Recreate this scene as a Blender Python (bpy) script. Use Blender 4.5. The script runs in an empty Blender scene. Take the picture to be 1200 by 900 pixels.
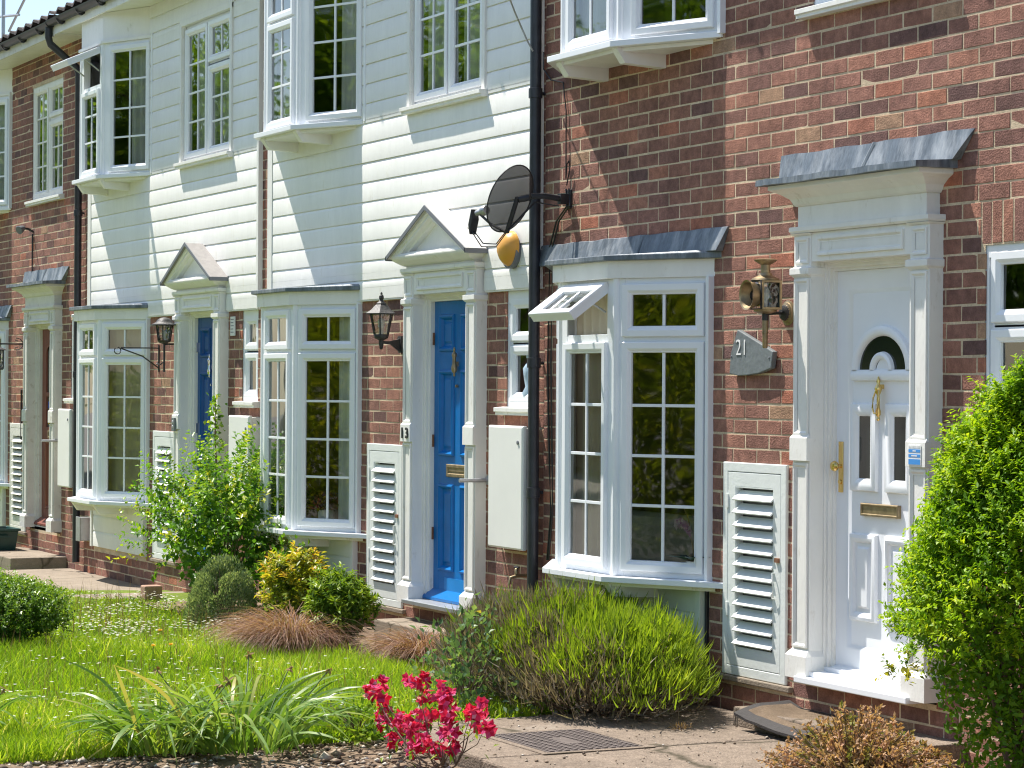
import bpy, bmesh, math, random
import numpy as np
from mathutils import Vector, Matrix, noise

random.seed(11)
rng = np.random.default_rng(11)
S = bpy.context.scene
COL = S.collection
W = 4.678                      # width of one terraced house
GZ = -0.20                     # garden level
def gz(x): return GZ - .10 * min(max((-8.4 - x) / 2.4, 0), 1)   # falls towards the far house

# ------------------------------------------------------------------ materials
def _n(nt, t, **kw):
    n = nt.nodes.new(t)
    for k, v in kw.items():
        setattr(n, k, v)
    return n

def mat(name, col=(.5, .5, .5), rough=.5, ramp=None, noise_s=None, noise_a=.15, noise2=None,
        bump_s=None, bump=.1, spec=.5, metal=0., trans=0., coat=0., stretch=None, stain=None):
    m = bpy.data.materials.new(name); m.use_nodes = True
    nt = m.node_tree; L = nt.links.new
    b = nt.nodes['Principled BSDF']
    b.inputs['Roughness'].default_value = rough
    b.inputs['Metallic'].default_value = metal
    b.inputs['Specular IOR Level'].default_value = spec
    b.inputs['Coat Weight'].default_value = coat
    tc = _n(nt, 'ShaderNodeTexCoord')
    src = tc.outputs['Object']
    if stretch:
        mp = _n(nt, 'ShaderNodeMapping'); mp.inputs['Scale'].default_value = stretch
        L(src, mp.inputs['Vector']); src = mp.outputs['Vector']
    if ramp:
        at = _n(nt, 'ShaderNodeAttribute', attribute_name='rnd')
        cr = _n(nt, 'ShaderNodeValToRGB')
        el = cr.color_ramp.elements
        while len(el) > 1: el.remove(el[-1])
        el[0].position = ramp[0][0]; el[0].color = (*ramp[0][1], 1)
        for p, c in ramp[1:]:
            e = el.new(p); e.color = (*c, 1)
        L(at.outputs['Fac'], cr.inputs['Fac']); cur = cr.outputs['Color']
    else:
        rg = _n(nt, 'ShaderNodeRGB'); rg.outputs[0].default_value = (*col, 1); cur = rg.outputs[0]
    for sc_, am in ([(noise_s, noise_a)] if noise_s else []) + (noise2 or []):
        nz = _n(nt, 'ShaderNodeTexNoise'); nz.inputs['Scale'].default_value = sc_
        nz.inputs['Detail'].default_value = 5; nz.inputs['Roughness'].default_value = .6
        L(src, nz.inputs['Vector'])
        mr = _n(nt, 'ShaderNodeMapRange')
        mr.inputs['From Min'].default_value = .28; mr.inputs['From Max'].default_value = .72
        mr.inputs['To Min'].default_value = 1 - am; mr.inputs['To Max'].default_value = 1 + am
        L(nz.outputs['Fac'], mr.inputs['Value'])
        mx = _n(nt, 'ShaderNodeVectorMath', operation='SCALE')
        L(cur, mx.inputs[0]); L(mr.outputs['Result'], mx.inputs['Scale']); cur = mx.outputs['Vector']
    if stain:                                   # (scale, lo, hi, colour): dirt patches with a shape of their own
        nz = _n(nt, 'ShaderNodeTexNoise'); nz.inputs['Scale'].default_value = stain[0]
        nz.inputs['Detail'].default_value = 8; nz.inputs['Roughness'].default_value = .7
        L(src, nz.inputs['Vector'])
        mr = _n(nt, 'ShaderNodeMapRange')
        mr.inputs['From Min'].default_value = stain[1]; mr.inputs['From Max'].default_value = stain[2]
        L(nz.outputs['Fac'], mr.inputs['Value'])
        mx = _n(nt, 'ShaderNodeMix', data_type='RGBA')
        L(mr.outputs['Result'], mx.inputs[0]); L(cur, mx.inputs[6]); mx.inputs[7].default_value = (*stain[3], 1)
        cur = mx.outputs[2]
    L(cur, b.inputs['Base Color'])
    if bump_s:
        nz = _n(nt, 'ShaderNodeTexNoise'); nz.inputs['Scale'].default_value = bump_s
        nz.inputs['Detail'].default_value = 6
        L(src, nz.inputs['Vector'])
        bp = _n(nt, 'ShaderNodeBump'); bp.inputs['Strength'].default_value = bump; bp.inputs['Distance'].default_value = .01
        L(nz.outputs['Fac'], bp.inputs['Height']); L(bp.outputs['Normal'], b.inputs['Normal'])
    if trans:
        tr = _n(nt, 'ShaderNodeBsdfTranslucent')
        sc2 = _n(nt, 'ShaderNodeVectorMath', operation='MULTIPLY'); sc2.inputs[1].default_value = (1.15, 1.1, .5)
        L(cur, sc2.inputs[0]); L(sc2.outputs['Vector'], tr.inputs['Color'])
        ms = _n(nt, 'ShaderNodeMixShader'); ms.inputs[0].default_value = trans
        out = nt.nodes['Material Output']
        L(b.outputs[0], ms.inputs[1]); L(tr.outputs[0], ms.inputs[2]); L(ms.outputs[0], out.inputs['Surface'])
    return m

def glass_mat(name, tint, boost=1.0, wob=.012, sc=3.0):
    m = bpy.data.materials.new(name); m.use_nodes = True
    nt = m.node_tree; L = nt.links.new; nt.nodes.clear()
    out = _n(nt, 'ShaderNodeOutputMaterial'); ms = _n(nt, 'ShaderNodeMixShader')
    t = _n(nt, 'ShaderNodeBsdfTransparent'); t.inputs['Color'].default_value = (*tint, 1)
    g = _n(nt, 'ShaderNodeBsdfGlossy'); g.inputs['Roughness'].default_value = .02
    fr = _n(nt, 'ShaderNodeFresnel'); fr.inputs['IOR'].default_value = 1.5
    mu = _n(nt, 'ShaderNodeMath', operation='MULTIPLY_ADD', use_clamp=True)
    mu.inputs[1].default_value = 1.9 * boost; mu.inputs[2].default_value = .05
    tc = _n(nt, 'ShaderNodeTexCoord'); nz = _n(nt, 'ShaderNodeTexNoise'); nz.inputs['Scale'].default_value = sc
    nz.inputs['Detail'].default_value = 1
    bp = _n(nt, 'ShaderNodeBump'); bp.inputs['Strength'].default_value = 1; bp.inputs['Distance'].default_value = wob
    L(tc.outputs['Object'], nz.inputs['Vector']); L(nz.outputs['Fac'], bp.inputs['Height'])
    L(bp.outputs['Normal'], g.inputs['Normal'])
    L(fr.outputs[0], mu.inputs[0]); L(mu.outputs[0], ms.inputs[0])
    L(t.outputs[0], ms.inputs[1]); L(g.outputs[0], ms.inputs[2]); L(ms.outputs[0], out.inputs['Surface'])
    return m

M = {}
M['brick'] = mat('brick', rough=.85, spec=.22, ramp=[(0, (.125, .072, .066)), (.18, (.180, .095, .080)), (.40, (.245, .122, .094)),
                 (.62, (.298, .143, .104)), (.8, (.340, .160, .110)), (.93, (.37, .140, .088)), (1, (.36, .22, .14))],
                 noise_s=22, noise_a=.30, noise2=[(5, .24), (1.1, .14), (150, .22)], bump_s=120, bump=.5)
M['mortar'] = mat('mortar', (.60, .485, .34), .95, noise_s=7, noise_a=.25, noise2=[(1.3, .18), (80, .2)], bump_s=180, bump=.5, spec=.1)
M['board'] = mat('weatherboard_paint', (.80, .795, .755), .42, noise_s=1.1, noise_a=.05, noise2=[(9, .035)], bump_s=20, bump=.14, stretch=(2.2, 2.2, .8),
                 stain=(4.5, .60, .86, (.56, .53, .43)))
M['upvc'] = mat('white_upvc', (.83, .855, .885), .28, noise_s=3, noise_a=.035, bump_s=30, bump=.01)
M['gloss'] = mat('white_gloss_paint', (.82, .81, .765), .4, noise_s=4, noise_a=.06, bump_s=45, bump=.14, stretch=(1.6, 1.6, .7),
                 stain=(7, .60, .80, (.52, .48, .38)))
M['oldgloss'] = mat('weathered_white_paint', (.70, .685, .63), .6, noise_s=7, noise_a=.09, bump_s=50, bump=.3,
                    stain=(11, .58, .74, (.42, .36, .27)))
M['sage'] = mat('pale_grey_paint', (.72, .755, .725), .5, noise_s=5, noise_a=.05, bump_s=45, bump=.14,
                stain=(8, .66, .8, (.55, .55, .5)))
M['lead'] = mat('lead', (.115, .14, .165), .5, noise_s=6, noise_a=.3, noise2=[(25, .2)], bump_s=9, bump=.8, metal=.2, stretch=(2.2, 2.2, .55),
                stain=(4, .47, .72, (.33, .355, .375)))
M['felt'] = mat('grey_felt', (.30, .285, .27), .85, noise_s=18, noise_a=.12, bump_s=120, bump=.5)
M['felt_pale'] = mat('pale_felt', (.52, .51, .48), .85, noise_s=14, noise_a=.12, bump_s=100, bump=.4)
M['black'] = mat('black_plastic', (.018, .019, .023), .42, noise_s=20, noise_a=.3)
M['pipe'] = mat('black_painted_pipe', (.022, .025, .034), .38, noise_s=12, noise_a=.35, bump_s=30, bump=.1)
M['iron'] = mat('black_iron', (.025, .026, .028), .55, noise_s=40, noise_a=.3, bump_s=70, bump=.3)
M['blue'] = mat('blue_gloss_paint', (.002, .150, .44), .3, noise_s=8, noise_a=.12, bump_s=25, bump=.06, spec=.3)
M['navy'] = mat('navy_gloss_paint', (.002, .075, .26), .3, noise_s=8, noise_a=.12, spec=.3)
M['redwood'] = mat('red_brown_stain', (.20, .052, .03), .45, noise_s=6, noise_a=.25, stretch=(6, 6, 1), bump_s=20, bump=.1)
M['brass'] = mat('aged_brass', (.33, .255, .15), .45, noise_s=25, noise_a=.35, metal=.75)
M['gold'] = mat('polished_brass', (.78, .55, .20), .2, metal=.95)
M['chrome'] = mat('chrome', (.75, .75, .75), .15, metal=1)
M['steel'] = mat('grey_metal', (.42, .44, .46), .4, metal=.6, noise_s=20, noise_a=.1)
M['slate'] = mat('slate', (.155, .175, .18), .55, noise_s=7, noise_a=.18, noise2=[(60, .1)], bump_s=30, bump=.25)
M['white'] = mat('white_plain', (.82, .82, .80), .5)
M['sticker'] = mat('blue_print', (.06, .28, .68), .5)
M['amber'] = mat('amber_plastic', (.66, .33, .055), .35, noise_s=6, noise_a=.1)
M['dark_grey'] = mat('dark_grey_base', (.16, .17, .19), .5)
M['concrete'] = mat('concrete', (.225, .18, .14), .9, noise_s=3, noise_a=.16, noise2=[(16, .16), (70, .25), (170, .4)], bump_s=90, bump=.9, spec=.15,
                    stain=(2.2, .6, .78, (.36, .32, .27)))
M['paleconcrete'] = mat('pale_concrete', (.27, .225, .175), .9, noise_s=3, noise_a=.14, noise2=[(20, .12), (150, .18)], bump_s=90, bump=.5, spec=.15)
M['asphalt'] = mat('asphalt', (.10, .095, .09), .9, noise_s=40, noise_a=.3, noise2=[(200, .3)], bump_s=220, bump=.8, spec=.2)
M['asphalt_far'] = mat('street_surface', (.24, .225, .205), .9, noise_s=1.5, noise_a=.15, noise2=[(60, .2)], bump_s=120, bump=.5, spec=.2)
M['soil'] = mat('soil', (.20, .148, .105), .95, noise_s=8, noise_a=.35, noise2=[(50, .35)], bump_s=45, bump=1.0, spec=.1)
M['turf'] = mat('turf_base', (.12, .165, .025), .9, noise_s=3, noise_a=.3, noise2=[(40, .4)], bump_s=60, bump=.8, spec=.1)
M['iron_cover'] = mat('cast_iron', (.14, .115, .105), .6, noise_s=20, noise_a=.25, metal=.3)
M['matbrown'] = mat('coir_rubber', (.22, .165, .115), .95, noise_s=6, noise_a=.3, noise2=[(160, .35)], bump_s=260, bump=1.0, spec=.1)
M['rubber'] = mat('black_rubber', (.03, .026, .025), .75, noise_s=60, noise_a=.3, bump_s=150, bump=.6)
M['bin'] = mat('dark_green_plastic', (.008, .05, .042), .38, noise_s=10, noise_a=.2)
M['curtain'] = mat('beige_curtain', (.72, .62, .46), .9, noise_s=3, noise_a=.06)
M['net'] = mat('pale_curtain', (.78, .80, .74), .9, noise_s=5, noise_a=.06)
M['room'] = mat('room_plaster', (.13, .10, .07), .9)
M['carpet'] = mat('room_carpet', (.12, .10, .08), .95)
M['sofa'] = mat('sofa_fabric', (.48, .46, .36), .9, noise_s=30, noise_a=.1)
M['petalpink'] = mat('orchid_petal', (.72, .50, .62), .6, ramp=[(0, (.75, .62, .70)), (1, (.52, .18, .45))], trans=.3)
M['darkleaf'] = mat('dark_leaf', (.02, .05, .02), .4)
M['terracotta'] = mat('red_brown_flowers', ramp=[(0, (.20, .045, .025)), (.7, (.30, .09, .03)), (1, (.07, .08, .02))], rough=.7)
M['china'] = mat('pale_blue_china', (.40, .52, .62), .3)
M['tile'] = mat('roof_tile', (.075, .06, .055), .8, noise_s=4, noise_a=.3, noise2=[(30, .2)], bump_s=50, bump=.4)
M['bulb'] = mat('bulb_glass', (.75, .76, .74), .25)
M['glass'] = glass_mat('window_glass', (.90, .92, .89), 1.0, .0016, 2.6)
M['lampglass'] = glass_mat('lamp_glass', (.86, .87, .84), boost=.8, wob=.03, sc=20)
def leafmat(name, ramp, rough=.42, trans=.35, spec=.4, gain=(1, 1, 1)):
    return mat(name, ramp=[(p, tuple(min(.75, q * k) for q, k in zip(c, gain))) for p, c in ramp], rough=rough, trans=trans, spec=spec)
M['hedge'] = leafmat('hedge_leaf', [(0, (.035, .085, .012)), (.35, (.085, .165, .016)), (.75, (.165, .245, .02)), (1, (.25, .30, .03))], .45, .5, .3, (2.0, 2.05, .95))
M['rose'] = leafmat('rose_leaf', [(0, (.025, .075, .012)), (.5, (.06, .15, .02)), (.85, (.13, .21, .025)), (1, (.20, .24, .03))], .32, .5, .45, (2.35, 2.1, 1.4))
M['box'] = leafmat('box_leaf', [(0, (.02, .055, .01)), (.5, (.06, .135, .018)), (1, (.15, .25, .04))], .34, .4, .5, (1.8, 1.65, 1.2))
M['hebe'] = leafmat('grey_green_leaf', [(0, (.055, .09, .042)), (.5, (.12, .17, .085)), (1, (.22, .27, .15))], .6, .4, .25, (2.1, 2.0, 2.0))
M['euon'] = leafmat('gold_leaf', [(0, (.06, .11, .015)), (.4, (.16, .20, .02)), (.8, (.38, .34, .045)), (1, (.42, .25, .05))], .4, .45, .4, (1.4, 1.4, 1.1))
M['shrub'] = leafmat('fresh_leaf', [(0, (.03, .08, .012)), (.5, (.085, .16, .02)), (1, (.19, .27, .035))], .4, .45, .4, (1.8, 1.65, 1.2))
M['bluerose'] = leafmat('blue_green_leaf', [(0, (.04, .09, .04)), (.6, (.10, .18, .085)), (.9, (.17, .26, .10)), (1, (.28, .26, .06))], .42, .45, .4, (1.6, 1.5, 1.3))
M['lav'] = leafmat('lavender_shoot', [(0, (.085, .12, .035)), (.5, (.13, .20, .025)), (.8, (.18, .27, .025)), (1, (.27, .34, .04))], .6, .45, .25, (1.75, 1.7, 1.2))
M['lavgrey'] = leafmat('lavender_old_growth', [(0, (.10, .085, .06)), (.5, (.19, .165, .13)), (.8, (.25, .22, .19)), (1, (.13, .16, .05))], .8, .25, .2, (1.45, 1.4, 1.35))
M['carex'] = leafmat('bronze_blade', [(0, (.15, .075, .05)), (.5, (.34, .19, .135)), (.9, (.52, .34, .25)), (1, (.26, .24, .09))], .5, .4)
M['daff'] = leafmat('strap_leaf', [(0, (.05, .11, .02)), (.5, (.10, .18, .045)), (.9, (.19, .26, .10)), (1, (.30, .26, .12))], .38, .45, .5, (1.75, 1.75, 1.15))
M['dry'] = leafmat('dry_stalk', [(0, (.22, .13, .06)), (1, (.38, .27, .14))], .8, .2, .2)
M['azalea'] = leafmat('crimson_petal', [(0, (.40, .002, .02)), (.5, (.66, .01, .07)), (.85, (.78, .03, .16)), (1, (.82, .13, .30))], .6, .45, .2, (1.15, 3.0, 2.0))
M['heather'] = leafmat('heather_tip', [(0, (.08, .13, .025)), (.38, (.18, .19, .05)), (.62, (.34, .22, .13)), (1, (.46, .29, .21))], .6, .35, .2, (1.4, 1.4, 1.3))
M['farhedge'] = leafmat('sun_toned_hedge_leaf', [(0, (.05, .09, .012)), (.5, (.12, .17, .018)), (1, (.22, .24, .03))], .5, .6, .2, (2.3, 2.1, 1.3))  # raised leaf colour and translucency stand in for sunlight in the pane reflections
M['grass'] = leafmat('grass_blade', [(0, (.055, .115, .010)), (.4, (.11, .20, .012)), (.8, (.19, .28, .02)), (.96, (.27, .33, .04)), (1, (.40, .34, .14))], .5, .5, .3, (2.2, 2.05, 1.9))
M['daisy'] = mat('daisy_petal', (.80, .80, .78), .7, trans=.25)
M['yellow'] = mat('dandelion_petal', (.80, .46, .01), .7, trans=.2)
M['bark'] = mat('twig_bark', (.16, .11, .075), .9, noise_s=30, noise_a=.3)
M['chips'] = mat('stones_and_bark', ramp=[(0, (.10, .07, .05)), (.5, (.26, .19, .13)), (.85, (.42, .37, .30)), (1, (.60, .57, .52))], rough=.9)
M['tree'] = leafmat('tree_leaf', [(0, (.025, .06, .012)), (.5, (.065, .13, .018)), (1, (.14, .22, .03))], .5, .6, .2, (2.8, 2.6, 1.3))
M['rusty'] = mat('rust', (.22, .10, .05), .8, noise_s=40, noise_a=.3)

def add_cracks(m, sc, dark):
    nt = m.node_tree; L = nt.links.new; b = nt.nodes['Principled BSDF']; src = b.inputs['Base Color'].links[0].from_socket
    tc = _n(nt, 'ShaderNodeTexCoord'); nz = _n(nt, 'ShaderNodeTexNoise'); nz.inputs['Scale'].default_value = 3; nz.inputs['Detail'].default_value = 6
    L(tc.outputs['Object'], nz.inputs['Vector']); ad = _n(nt, 'ShaderNodeVectorMath', operation='MULTIPLY_ADD'); ad.inputs[1].default_value = (.35, .35, .35)
    L(nz.outputs['Color'], ad.inputs[0]); L(tc.outputs['Object'], ad.inputs[2])
    vo = _n(nt, 'ShaderNodeTexVoronoi', feature='DISTANCE_TO_EDGE'); vo.inputs['Scale'].default_value = sc; L(ad.outputs[0], vo.inputs['Vector'])
    mr = _n(nt, 'ShaderNodeMapRange'); mr.inputs['From Max'].default_value = .012; mr.inputs['To Min'].default_value = 1; mr.inputs['To Max'].default_value = 0; L(vo.outputs['Distance'], mr.inputs['Value'])
    mx = _n(nt, 'ShaderNodeMix', data_type='RGBA'); L(mr.outputs['Result'], mx.inputs[0]); L(src, mx.inputs[6]); mx.inputs[7].default_value = (*dark, 1); L(mx.outputs[2], b.inputs['Base Color'])
add_cracks(M['concrete'], .42, (.07, .06, .04)); add_cracks(M['paleconcrete'], .7, (.10, .085, .06))

def dish_material():
    m = bpy.data.materials.new('perforated_mesh'); m.use_nodes = True
    nt = m.node_tree; L = nt.links.new
    b = nt.nodes['Principled BSDF']; b.inputs['Base Color'].default_value = (.045, .045, .05, 1); b.inputs['Roughness'].default_value = .35
    t = _n(nt, 'ShaderNodeBsdfTransparent'); ms = _n(nt, 'ShaderNodeMixShader'); ms.inputs[0].default_value = .9
    L(t.outputs[0], ms.inputs[1]); L(b.outputs[0], ms.inputs[2]); L(ms.outputs[0], nt.nodes['Material Output'].inputs['Surface'])
    return m
M['dish'] = dish_material()

# ------------------------------------------------------------------ mesh helpers
class MB:
    """collects geometry; T maps local (s, d, z) -> xyz, d points outwards (towards the garden)"""
    def __init__(self, T=None):
        self.v = []; self.f = []; self.mi = []; self.r = []
        self.T = T or (lambda s, d, z: (s, -d, z))
    def add(self, pts, faces, mi=0, r=.5, raw=False):
        o = len(self.v)
        self.v += [tuple(p) for p in pts] if raw else [self.T(*p) for p in pts]
        for f in faces:
            self.f.append(tuple(i + o for i in f)); self.mi.append(mi); self.r.append(r)
    def box(self, s0, s1, d0, d1, z0, z1, mi=0, r=.5):
        p = [(s, d, z) for z in (z0, z1) for d in (d0, d1) for s in (s0, s1)]
        self.add(p, [(0, 1, 3, 2), (4, 6, 7, 5), (0, 4, 5, 1), (2, 3, 7, 6), (0, 2, 6, 4), (1, 5, 7, 3)], mi, r)
    def loops(self, loops, mi=0, cap0=False, cap1=False, closed=True, r=.5, raw=False):
        n = len(loops[0]); pts = [p for l in loops for p in l]; fs = []
        for i in range(len(loops) - 1):
            for j in range(n if closed else n - 1):
                k = (j + 1) % n
                fs.append((i * n + j, i * n + k, (i + 1) * n + k, (i + 1) * n + j))
        if cap0: fs.append(tuple(range(n)))
        if cap1: fs.append(tuple(range((len(loops) - 1) * n, len(loops) * n)))
        self.add(pts, fs, mi, r, raw)
    def ring(self, s0, s1, z0, z1, prof, mi=0, fill=False):
        """mitred moulding round a rectangle; prof = [(inset, d)]"""
        ls = [[(s0 + i, d, z0 + i), (s1 - i, d, z0 + i), (s1 - i, d, z1 - i), (s0 + i, d, z1 - i)] for i, d in prof]
        self.loops(ls, mi, cap1=fill)
    def prism(self, pts, d0, d1, mi=0):
        """polygon in (s, z) extruded along d"""
        self.loops([[(s, d0, z) for s, z in pts], [(s, d1, z) for s, z in pts]], mi, True, True)
    def plan(self, pts, z0, z1, mi=0):
        """polygon in (s, d) extruded along z"""
        self.loops([[(s, d, z0) for s, d in pts], [(s, d, z1) for s, d in pts]], mi, True, True)
    def tiers(self, lv, mi=0, back=0.):
        self.loops([[(a, back, z), (a, d, z), (b, d, z), (b, back, z)] for z, a, b, d in lv], mi, True, True)
    def tube(self, path, rad, n=8, mi=0, r=.5, cap=True, raw=True):
        P = [Vector(p) for p in path]; ls = []
        up = Vector((0, 0, 1))
        for i, p in enumerate(P):
            t = (P[min(i + 1, len(P) - 1)] - P[max(i - 1, 0)]).normalized()
            a = t.cross(up)
            if a.length < 1e-3: a = t.cross(Vector((0, 1, 0)))
            a.normalize(); b = t.cross(a)
            rr = rad[i] if isinstance(rad, (list, tuple)) else rad
            ls.append([tuple(p + (a * math.cos(q) + b * math.sin(q)) * rr) for q in [2 * math.pi * k / n for k in range(n)]])
        self.loops(ls, mi, cap, cap, r=r, raw=raw)
    def lathe(self, c, axis, prof, n=16, mi=0, cap=True, sides=None):
        ax = Vector(axis).normalized()
        a = ax.cross(Vector((0, 0, 1)))
        if a.length < 1e-3: a = Vector((1, 0, 0))
        a.normalize(); b = ax.cross(a); c = Vector(c)
        n = sides or n
        ls = [[tuple(c + ax * h + (a * math.cos(q) + b * math.sin(q)) * r) for q in [2 * math.pi * (k + .5) / n for k in range(n)]] for r, h in prof]
        self.loops(ls, mi, cap, cap, raw=True)
    def build(self, name, mats, parent=None, smooth=None, bevel=0, fix=True, loc=None):
        me = bpy.data.meshes.new(name)
        me.from_pydata(self.v, [], self.f)
        mats = mats if isinstance(mats, (list, tuple)) else [mats]
        for m in mats: me.materials.append(M[m] if isinstance(m, str) else m)
        if len(mats) > 1: me.polygons.foreach_set('material_index', self.mi)
        at = me.attributes.new('rnd', 'FLOAT', 'FACE'); at.data.foreach_set('value', self.r)
        if fix:
            bm = bmesh.new(); bm.from_mesh(me); bmesh.ops.recalc_face_normals(bm, faces=bm.faces); bm.to_mesh(me); bm.free()
        if smooth is not None:
            me.polygons.foreach_set('use_smooth', [True] * len(me.polygons)); me.set_sharp_from_angle(angle=math.radians(smooth))
        me.update()
        o = bpy.data.objects.new(name, me); COL.objects.link(o)
        if parent: o.parent = parent
        if loc: o.location = loc
        if bevel:
            bv = o.modifiers.new('bevel', 'BEVEL'); bv.width = bevel; bv.segments = 2; bv.limit_method = 'ANGLE'; bv.angle_limit = math.radians(40)
        return o

def thing(name, label, cat, loc=(0, 0, 0), group=None):
    o = bpy.data.objects.new(name, None); COL.objects.link(o); o.location = loc; o.empty_display_size = .1
    return tag(o, label, cat, group)
def tag(o, label=None, cat=None, group=None, kind=None):
    if label: o['label'] = label
    if cat: o['category'] = cat
    if group: o['group'] = group
    if kind: o['kind'] = kind
    return o
def npmesh(name, verts, faces_per, idx, rnd, material, parent=None, smooth=False, loc=None):
    """fast mesh: verts (N,3); faces all with faces_per corners, idx flat"""
    me = bpy.data.meshes.new(name)
    nf = len(idx) // faces_per
    me.vertices.add(len(verts)); me.vertices.foreach_set('co', np.asarray(verts, np.float32).ravel())
    me.loops.add(len(idx)); me.loops.foreach_set('vertex_index', np.asarray(idx, np.int32))
    me.polygons.add(nf); me.polygons.foreach_set('loop_start', np.arange(nf, dtype=np.int32) * faces_per)
    me.update(calc_edges=True)
    at = me.attributes.new('rnd', 'FLOAT', 'FACE'); at.data.foreach_set('value', np.asarray(rnd, np.float32))
    me.materials.append(M[material])
    if smooth: me.polygons.foreach_set('use_smooth', [True] * nf)
    me.validate(); me.update()
    o = bpy.data.objects.new(name, me); COL.objects.link(o)
    if parent: o.parent = parent
    if loc is not None: o.location = loc
    return o

def unit(a): return a / np.maximum(np.linalg.norm(a, axis=1, keepdims=True), 1e-9)
def leaves(name, P, D, N, Ln, Wd, rnd, material, parent=None, fold=.25, loc=None, bend=.0):
    """P base points, D leaf direction, N approximate leaf normal, Ln/Wd sizes -> folded leaf of 4 quads-ish (2 quads)"""
    n = len(P); D = unit(D); A = unit(np.cross(D, N)); U = np.cross(A, D)
    Ln = np.broadcast_to(Ln, (n,))[:, None]; Wd = np.broadcast_to(Wd, (n,))[:, None]
    t = [(0, 0, 0), (.45, -.5, fold), (.45, .5, fold), (1, 0, -bend), (.5, 0, .0)]
    V = np.stack([P + D * Ln * a + A * Wd * b + U * Wd * c for a, b, c in t], 1).reshape(-1, 3)
    f = np.array([0, 1, 3, 4, 0, 4, 3, 2])
    idx = (np.arange(n)[:, None] * 5 + f[None]).ravel()
    return npmesh(name, V, 4, idx, np.repeat(np.clip(rnd, 0, 1), 2), material, parent, loc=loc)
def ribbons(name, P, D0, D1, Ln, Wd, rnd, material, parent=None, seg=4, loc=None, taper=True):
    """curving blades: start in direction D0, end in direction D1"""
    n = len(P); D0 = unit(D0); D1 = unit(D1)
    Ln = np.broadcast_to(Ln, (n,))[:, None]; Wd = np.broadcast_to(Wd, (n,))[:, None]
    side = unit(np.cross(D0 + .01, rng.normal(size=(n, 3))))
    pts = [P]; p = P
    for i in range(seg):
        t = (i + .5) / seg
        d = unit(D0 * (1 - t) + D1 * t); p = p + d * Ln / seg; pts.append(p)
    V = []
    for i, q in enumerate(pts):
        t = i / seg
        w = Wd * (.5 * (1 - t ** 2.2) + .02 if taper else (.5 if t < .8 else .5 * (1 - (t - .8) / .2) + .05))
        V += [q - side * w, q + side * w]
    V = np.stack(V, 1).reshape(-1, 3); k = 2 * (seg + 1)
    f = np.array([[2 * i, 2 * i + 1, 2 * i + 3, 2 * i + 2] for i in range(seg)]).ravel()
    idx = (np.arange(n)[:, None] * k + f[None]).ravel()
    return npmesh(name, V, 4, idx, np.repeat(np.clip(rnd, 0, 1), seg), material, parent, smooth=True, loc=loc)

def text_mesh(body, size, loc, parent, name, material, extrude=.003, rot=(math.pi / 2, 0, 0), bold=0.):
    c = bpy.data.curves.new(name, 'FONT'); c.body = body; c.size = size; c.extrude = extrude; c.offset = bold
    c.align_x = 'CENTER'; c.align_y = 'CENTER'
    tmp = bpy.data.objects.new('tmp', c); COL.objects.link(tmp)
    dg = bpy.context.evaluated_depsgraph_get(); dg.update()
    me = bpy.data.meshes.new_from_object(tmp.evaluated_get(dg)); bpy.data.objects.remove(tmp)
    me.materials.clear(); me.materials.append(M[material])
    o = bpy.data.objects.new(name, me); COL.objects.link(o); o.location = loc; o.rotation_euler = rot
    if parent: o.parent = parent
    return o

# ------------------------------------------------------------------ wall builders
def free_intervals(s0, s1, z0, z1, ops, tol):
    iv = [(s0, s1)]
    for a, b, c, d in ops:
        if min(z1, d) - max(z0, c) > tol:
            nx = []
            for x, y in iv:
                if b <= x or a >= y: nx.append((x, y)); continue
                if a > x: nx.append((x, a))
                if b < y: nx.append((b, y))
            iv = nx
    return [(x, y) for x, y in iv if y - x > .012]

def grid_sheet(mb, s0, s1, z0, z1, ops, d, mi):
    ss = sorted({s0, s1} | {min(max(q, s0), s1) for o in ops for q in o[:2]})
    zs = sorted({z0, z1} | {min(max(q, z0), z1) for o in ops for q in o[2:]})
    for a, b in zip(ss, ss[1:]):
        for c, e in zip(zs, zs[1:]):
            m, n = (a + b) / 2, (c + e) / 2
            if any(o[0] < m < o[1] and o[2] < n < o[3] for o in ops): continue
            mb.add([(a, d, c), (b, d, c), (b, d, e), (a, d, e)], [(0, 1, 2, 3)], mi)

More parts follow.
